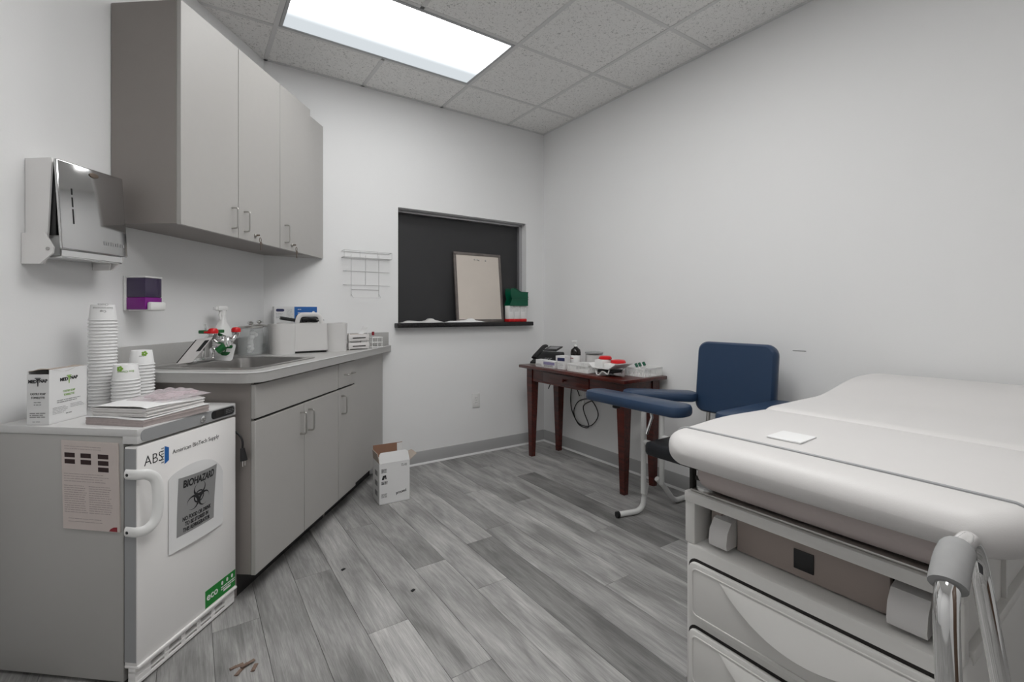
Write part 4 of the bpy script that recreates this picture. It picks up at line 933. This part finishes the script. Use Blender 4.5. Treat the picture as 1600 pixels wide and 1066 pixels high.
def basket(label, x, y, sx, sy, h, rz):
    b_ = thing('plastic_basket', label, 'basket', (x, y, DZ), rz)
    obj('floor_panel', G().box(-sx / 2 + .008, sx / 2 - .008, -sy / 2 + .008, sy / 2 - .008, 0, .003), m_white, b_)
    ring = lambda k, z: [(x_, y_, z) for x_, y_ in rrect(-sx / 2 + k, sx / 2 - k, -sy / 2 + k, sy / 2 - k, .015 - k * .5, 4)]
    obj('rim', G().loft([ring(0, h - .010), ring(0, h), ring(.005, h), ring(.005, h - .01)], cap=False, loop=True), m_white, b_)
    g = G(); n1 = int(sx / .0125); n2 = int(sy / .0125)
    for i in range(n1):
        xx = -sx / 2 + .012 + (sx - .024) * i / (n1 - 1)
        for sgn in (-1, 1): g.box(xx - .0027, xx + .0027, sgn * (sy / 2 - .005) - .0012, sgn * (sy / 2 - .005) + .0012, .002, h - .008)
    for i in range(n2):
        yy = -sy / 2 + .012 + (sy - .024) * i / (n2 - 1)
        for sgn in (-1, 1): g.box(sgn * (sx / 2 - .005) - .0012, sgn * (sx / 2 - .005) + .0012, yy - .0027, yy + .0027, .002, h - .008)
    obj('slats', g, m_white, b_, kind='stuff'); return b_
basket('slatted white plastic basket on the desk in front of the pump bottle', 2.315, 2.475, .17, .22, .055, 0)
basket('slatted white plastic basket with green-capped tubes at desk end', 2.49, 2.105, .20, .17, .058, 3)
for i, (x, y, rz, ln) in enumerate(((2.45, 2.085, 90, 36), (2.505, 2.106, 84, 38), (2.555, 2.11, 95, 34))):   # stand on the basket floor, lean on its rim
    tb_ = thing('blood_tube', 'green-capped blood tube leaning in the slatted basket', 'tube', (x, y, DZ + .003), rz, 'green-capped tubes in the basket')
    d_ = Vector((math.sin(rad(ln)), 0, math.cos(rad(ln)))); o_ = Vector((0, 0, .0035))
    obj('glass', G().cyl(o_, o_ + d_ * .07, .006), m_glass, tb_); obj('cap', G().cyl(o_ + d_ * .062, o_ + d_ * .088, .0095, b=.002), m_dgreen, tb_)
ty = thing('draw_tray', 'white sloped phlebotomy tray on open bracket feet on the desk', 'tray', (2.295, 2.225, DZ), 0)
g = G(); g.loft([[(-.075, y, z) for y, z in ((-.125, .085), (-.06, .05), (.085, .05), (.12, .075), (.12, .08), (.085, .056), (-.06, .056), (-.125, .091))], [(.085, y, z) for y, z in ((-.125, .085), (-.06, .05), (.085, .05), (.12, .075), (.12, .08), (.085, .056), (-.06, .056), (-.125, .091))]])
obj('tray', g, m_white, ty); 
for x in (-.06, .07): obj('bracket', G().tube(fillet([(x, -.06, .05), (x, -.045, .015), (x, -.01, .03), (x, .01, .03), (x, .03, .0045), (x, .055, .0045), (x, .07, .05)], .01), .0045, 8), m_white, ty)
obj('divider', G().box(-.065, .06, .0, .07, .056, .105, b=.003).box(-.06, .078, -.07, -.01, .056, .085, b=.003), m_white, ty)
obj('tray_shadow_pad', G().box(-.05, .08, -.05, .06, .02, .04, b=.003), m_black, ty, label='black pad under the tray')  # plain black pad in the space between tray and desk
for x, y, z, r_, lab in ((2.295, 2.262, DZ + .1045, .042, 'round red cap pile on the white tray divider'), (2.32, 2.170, DZ + .0845, .048, 'wider red lid resting on the sloped end of the white tray')):
    rd = thing('red_lid', lab, 'lid', (x, y, z), 0)
    obj('lid', G().lathe([(r_ - .006, 0), (r_, .004), (r_ * .98, .016), (r_ * .8, .022), (r_ * .4, .023), (.0001, .022)], 24), m_red, rd); obj('rim', G().lathe([(r_ - .002, .002), (r_ + .002, .004), (r_ + .002, .009), (r_ - .002, .011)], 24, cap=False), m_red, rd)
cl_ = tag(obj('power_cable', G().tube(catmull([(XR - .012, 2.86, .47), (XR - .03, 2.9, .57), (XR - .02, 2.95, .52), (XR - .02, 2.95, .36), (XR - .02, 2.86, .25), (XR - .02, 2.72, .26), (XR - .02, 2.64, .36), (XR - .02, 2.72, .46), (XR - .02, 2.86, .43), (XR - .02, 2.92, .33), (XR - .018, 2.86, .24), (XR - .024, 2.74, .25), (XR - .024, 2.8, .40), (XR - .02, 2.62, .49)], 10), .004, 8), m_black), 'black cable looped against the right wall beneath the desk', 'cable')
c2_ = tag(obj('phone_cord', G().tube(catmull([(2.47, 3.06, .735), (2.53, 3.105, .7345), (2.56, 3.128, .732), (2.567, 3.134, .70), (2.57, 3.15, .6), (2.54, 3.16, .52), (2.52, 3.15, .5)], 8), .004, 8), m_black), 'short black phone cord hanging behind the desk leg', 'cord')

# ------------------------------------------------------------------ blood draw chair (faces the desk side, back to the right wall)
bc = thing('phlebotomy_chair', 'navy padded blood-draw chair with arm paddles and white tube frame', 'chair', (2.15, 1.42, 0), 0)
def cw_(name, g, m, par=None, **k): return obj(name, g, m, par or bc, world=True, **k)
def pad(pts2, z0, z1, b): 
    return G().prism(pts2, z0, z1, b=b)
# backrest: rounded slab leaning back
g = G(); pr_ = rrect(-.222, .222, 0, .40, .055, 6); rings = []
for y, k in ((.0, .93), (.012, .985), (.03, 1), (.05, .985), (.06, .94)): rings.append([(x * k, .20 + (z - .20) * k, y) for x, z in pr_])
MBk = face((2.405, 1.437, .585), (0, -1, 0), (.10, 0, 1)) @ T(0, 0, -.045)
g.loft(rings, M=MBk); cw_('backrest', g, m_navy)
cw_('seat', G().prism(rrect(1.90, 2.36, 1.16, 1.615, .04, 6), .425, .49, b=.018), m_navy2)
def paddle(c, L_, w0, w1, rz, z0, th):
    P = []; n = 7
    for k in range(n + 1): a = rad(-90 + 180 * k / n); P.append((L_ / 2 - w1 * .35 + w1 * .35 * math.cos(a), w1 / 2 * math.sin(a)))
    for k in range(n + 1): a = rad(90 + 180 * k / n); P.append((-L_ / 2 + w0 * .35 + w0 * .35 * math.cos(a), w0 / 2 * math.sin(a)))
    return G().prism(P, 0, th, b=.016, M=T(c[0], c[1], z0) @ R('Z', rz))
cw_('arm_paddle', paddle((1.955, 1.715), .66, .15, .16, -90, .645, .055), m_navy)
cw_('arm_paddle', paddle((2.27, 1.80), .42, .15, .15, -48, .64, .05), m_navy)
cw_('armrest', paddle((2.17, 1.155), .56, .15, .15, 0, .655, .055), m_navy)
fy = 1.80
cw_('post', G().cyl((2.13, fy, .12), (2.13, fy, .64), .0155), m_tubew); cw_('post', G().cyl((2.29, fy, .14), (2.29, fy, .64), .0155), m_tubew)
cw_('front_foot', G().tube(fillet([(2.16, fy + .005, .17), (2.135, fy + .01, .04), (2.10, fy + .02, .017), (1.985, fy + .05, .017)], .05), .0155, 10), m_tubew)
cw_('rear_foot', G().tube(fillet([(2.27, fy + .02, .17), (2.32, fy + .01, .12), (2.40, fy - .005, .017), (2.55, fy - .005, .017)], .04), .0155, 10), m_tubew)
cw_('rubber_tip', G().cyl((1.985, fy + .05, .0175), (1.968, fy + .0545, .0175), .0172), m_black); cw_('rubber_tip', G().cyl((2.55, fy - .005, .0175), (2.565, fy - .005, .0175), .0172), m_black)
ny = 1.10
cw_('post', G().cyl((2.13, ny, .12), (2.13, ny, .655), .0155), m_tubew); cw_('post', G().cyl((2.29, ny, .14), (2.29, ny, .655), .0155), m_tubew)
cw_('front_foot', G().tube(fillet([(2.16, ny, .17), (2.135, ny, .04), (2.10, ny, .017), (1.985, ny - .03, .017)], .05), .0155, 10), m_tubew)
cw_('rear_foot', G().tube(fillet([(2.27, ny, .17), (2.32, ny, .12), (2.40, ny, .017), (2.55, ny, .017)], .04), .0155, 10), m_tubew)
for x in (2.13, 2.29): cw_('crossbar', G().cyl((x, ny, .415), (x, fy, .415), .0135), m_tubew)
for y in (1.29, 1.58): cw_('back_support', G().tube(fillet([(2.29, y, .415), (2.41, y, .50), (2.425, y, .72)], .05), .011, 8), m_satin)
cw_('paddle_bracket', G().box(1.96, 2.14, fy - .015, fy + .015, .632, .648, b=.003).box(2.12, 2.3, fy - .015, fy + .015, .628, .642, b=.003).cyl((2.0, 1.92, .60), (2.0, 1.92, .65), .01), m_tubew)
cw_('clamp_knob', G().lathe([(.008, 0), (.024, .006), (.026, .016), (.012, .022)], 14, M=T(2.02, 1.905, .597)), m_black)
cw_('strut', G().tube([(2.13, fy - .02, .46), (2.165, fy - .03, .55), (2.15, fy - .03, .635)], .008, 8), m_chrome)

# ------------------------------------------------------------------ exam table (foot end towards -X)
ex = thing('exam_table', 'light grey medical exam table with drawers and padded top', 'exam table', (1.75, .53, 0), 0)
def xw(name, g, m, par=None, **k): return obj(name, g, m, par or ex, world=True, **k)
XF, EY0, EY1 = 1.13, .238, .805
def plan(x, x0, x1, r0, r1, w0):
    w_ = w0
    if x < x0 + r0: d = (x0 + r0 - x) / r0; w_ -= r0 * (1 - math.sqrt(max(0, 1 - d * d)))
    if x > x1 - r1: d = (x - x1 + r1) / r1; w_ -= r1 * (1 - math.sqrt(max(0, 1 - d * d)))
    return w_
def cushion(x0, x1, r0, r1, yc, w0, zt, zb, e0, e1, n=30, wob=None):
    rings = []; N = 36
    xs_ = [x0 + (x1 - x0) * (1 - math.cos(PI * i / n)) / 2 for i in range(n + 1)]
    for x in xs_:
        w_ = plan(x, x0 - .0002, x1 + .0002, r0, r1, w0) + (wob(x) if wob else 0)
        t, b = zt(x), zb(x); h = (t - b) / 2; c = (t + b) / 2; k = 1
        if x < x0 + e0: d = (x0 + e0 - x) / e0; k = math.sqrt(max(.0004, 1 - d * d))
        if x > x1 - e1: d = (x - x1 + e1) / e1; k = math.sqrt(max(.0004, 1 - d * d))
        ring = []
        for j in range(N):
            a = 2 * PI * j / N; ca, sa = math.cos(a), math.sin(a); ed = min(w_, .055)
            yy = (w_ - ed) * (1 if ca > 0 else -1) * min(1, abs(ca) * 3) + ed * ca; zz = h * k * (abs(sa) ** .8) * (1 if sa > 0 else -1)
            ring.append((x, yc + yy, c + zz))
        rings.append(ring)
    return G().loft(rings)
UY, UW = .492, .362
ust = lambda x: .830 + .004 * math.sin((x - 1.13) * 5)
sm = lambda a, b, x: (lambda t: t * t * (3 - 2 * t))(min(1, max(0, (x - a) / (b - a))))
seat = xw('seat_pad', cushion(1.035, 1.583, .10, .05, UY, UW, ust, lambda x: .742, .05, .03, 44, wob=lambda x: -.012 + .014 * math.sin(PI * sm(1.1, 1.58, x))), m_vinyl)
def seam_pt(a):
    x = 1.133; w_ = plan(x, 1.0348, 1.5832, .10, .05, UW) - .012; t_, b__ = ust(x), .742; ca, sa = math.cos(a), math.sin(a); ed = min(w_, .055)
    return (x, UY + (w_ - ed) * (1 if ca > 0 else -1) * min(1, abs(ca) * 3) + ed * ca, (t_ + b__) / 2 + (t_ - b__) / 2 * abs(sa) ** .8 + .001)
xw('piping', G().tube([seam_pt(rad(20 + 140 * i / 80)) for i in range(81)], .0034, 6), m_fgrey, seat)
bt = lambda x: .834 + .048 * sm(1.95, 2.36, x)
xw('back_pad', cushion(1.588, 2.545, .055, .10, UY, UW + .004, bt, lambda x: bt(x) - .095, .03, .05, 50), m_vinyl)
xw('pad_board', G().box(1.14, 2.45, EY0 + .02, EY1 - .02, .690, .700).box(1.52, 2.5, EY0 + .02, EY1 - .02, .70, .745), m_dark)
# stowed leg rest cushion between top and rail
xw('leg_rest', cushion(XF + .004, 1.5, .03, .03, (EY0 + EY1) / 2, .268, lambda x: .738, lambda x: .668, .02, .02, 20), m_pinkv)
# upper frame: rail, corner posts, recessed shelf
g = G(); g.box(XF - .012, XF + .03, EY0, EY1, .632, .660, b=.004); xw('front_rail', g, m_exam)
xw('rail_strip', G().box(XF - .002, XF + .03, EY0 + .02, EY1 - .012, .660, .667, b=.002), m_satin)
xw('corner_bracket', G().box(XF + .01, XF + .03, EY1 - .012, EY1, .655, .738, b=.004), m_dark); xw('corner_bracket', G().box(XF + .01, XF + .03, EY0, EY0 + .012, .655, .738, b=.004), m_dark)
xw('corner_post', G().box(XF - .008, XF + .12, EY1 - .03, EY1, .52, .634, b=.004), m_exam); xw('corner_post', G().box(XF - .008, XF + .02, EY0, EY0 + .02, .52, .634, b=.004).box(XF + .02, 2.3, EY0 + .012, EY0 + .03, .52, .69), m_exam)
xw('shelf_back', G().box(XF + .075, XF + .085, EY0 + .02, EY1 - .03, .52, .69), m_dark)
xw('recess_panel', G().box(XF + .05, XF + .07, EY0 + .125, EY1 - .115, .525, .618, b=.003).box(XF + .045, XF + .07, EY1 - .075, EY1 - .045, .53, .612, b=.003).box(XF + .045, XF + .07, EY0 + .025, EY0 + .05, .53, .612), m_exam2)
for y0, y1 in ((EY1 - .112, EY1 - .062), (EY0 + .055, EY0 + .118)):
    pr2 = [(XF + .07, .532), (XF + .01, .532), (XF + .006, .545), (XF + .012, .575), (XF + .03, .598), (XF + .07, .606)]
    xw('stirrup_end', G().loft([[(x, y, z) for x, z in pr2] for y in (y0, y1)]), m_vinyl)
xw('power_socket', G().box(XF + .046, XF + .0505, .505, .548, .545, .59, b=.001), m_black)
# lower body with drawer bays
g = G(); g.prism(rrect(XF - .012, 2.35, EY0, EY1, .022, 5), 0.03, .521, b=.008); g.prism(rrect(XF + .04, 2.3, EY0 + .03, EY1 - .03, .01), 0, .04)
xw('body', g, m_exam)
xw('side_rib', G().box(1.30, 1.315, EY0 + .004, EY0 + .02, .52, .70).box(1.45, 1.465, EY0 + .004, EY0 + .02, .52, .70).box(XF + .04, 2.3, EY0 - .002, EY0 + .02, .505, .53, b=.003), m_exam)
xw('far_side_panel', G().box(XF + .1, 2.3, EY1 - .02, EY1, .52, .69), m_exam)
XD = XF - .012
for z0, z1 in ((.332, .482), (.152, .304), (.045, .125)):
    bay = G().prism(rrect(EY0 + .016, EY1 - .016, z0 - .006, z1 + .006, .024, 5), 0, .0008, M=face((XD, 0, 0), (0, 1, 0), (0, 0, 1)) @ Matrix.Diagonal((1, 1, -1, 1)))
    d = xw('drawer', G().prism([(-y, z) for y, z in reversed(rrect(EY0 + .022, EY1 - .022, z0, z1, .02, 5))], .0, .014, b=.005, M=face((XD, 0, 0), (0, -1, 0), (0, 0, 1))), m_exam)
    xw('bay_gap', bay, m_dark)
    zi0, zi1 = z0 + .014, z1 - .014
    # inset rim
    rim = rrect(EY0 + .036, EY1 - .036, zi0, zi1, .014, 5); P_ = [(XD - .0145, y, z) for y, z in rim]
    xw('panel_rim', G().tube(P_, .0022, 6, loop=True), m_exam, d)
    # swelling pull lip: arc lower edge
    yc, hw = (EY0 + EY1) / 2 - .03, .20; n = 28; rings = []
    for i in range(n + 1):
        u = -1 + 2 * i / n; y = yc + hw * u; dp = (1 - u * u); hgt = (zi1 - zi0) * .62 * dp + .002; pr_ = .026 * dp + .0012
        zt_ = zi1 - .003
        rings.append([(XD - .013, y, zt_), (XD - .0145 - pr_ * .35, y, zt_ - hgt * .22), (XD - .0145 - pr_ * .85, y, zt_ - hgt * .7), (XD - .0145 - pr_, y, zt_ - hgt * .95), (XD - .0145 - pr_ * .85, y, zt_ - hgt), (XD - .013, y, zt_ - hgt * .9)])
    xw('pull', G().loft(rings), m_exam, d)
text('side_mark', 'lo', .03, m_ink, ex, face((XF + .07, EY0 - .0006, .335), (1, 0, 0), (0, 0, 1)), world=True)
cdn = tag(obj('paper_card', G().box(-.045, .045, -.04, .04, 0, .004, b=.0008, seg=1, M=R('Z', 2)), m_paper, loc=(1.245, .585, .832)), 'small white card pad lying on the exam table foot section', 'card')
# ------------------------------------------------------------------ step stool with hand rail, in front of the table
so = thing('step_stool', 'chrome hand rail with grey foam grip of a step stool', 'step stool', (.80, .0, 0), 0)
def sw(name, g, m, **k): return obj(name, g, m, so, world=True, **k)
A1, A2 = (.648, .152, .895), (.905, .182, .862)
rail = fillet([(.655, .128, .23), (.648, .150, .76), (.65, .153, .85), (.70, .158, .876), (.86, .178, .845), (.915, .181, .80), (.975, .115, .23)], .06, 8)
sw('hand_rail', G().tube(rail, .0111, 16), m_chrome)
sw('foam_grip', G().tube([p_ for p_ in rail if p_.z > .853 and .649 < p_.x < .85], .0168, 18), m_grip)
sw('step_platform', G().prism(rrect(.62, 1.02, -.27, .15, .03), .215, .24, b=.006), m_tubew)
for x in (.65, .99):
    for y in (-.24, .09): sw('leg', G().cyl((x, y, 0), (x, y, .216), .0125), m_chrome)
sw('step_mat', G().prism(rrect(.635, 1.005, -.255, .105, .025), .24, .244), m_black)
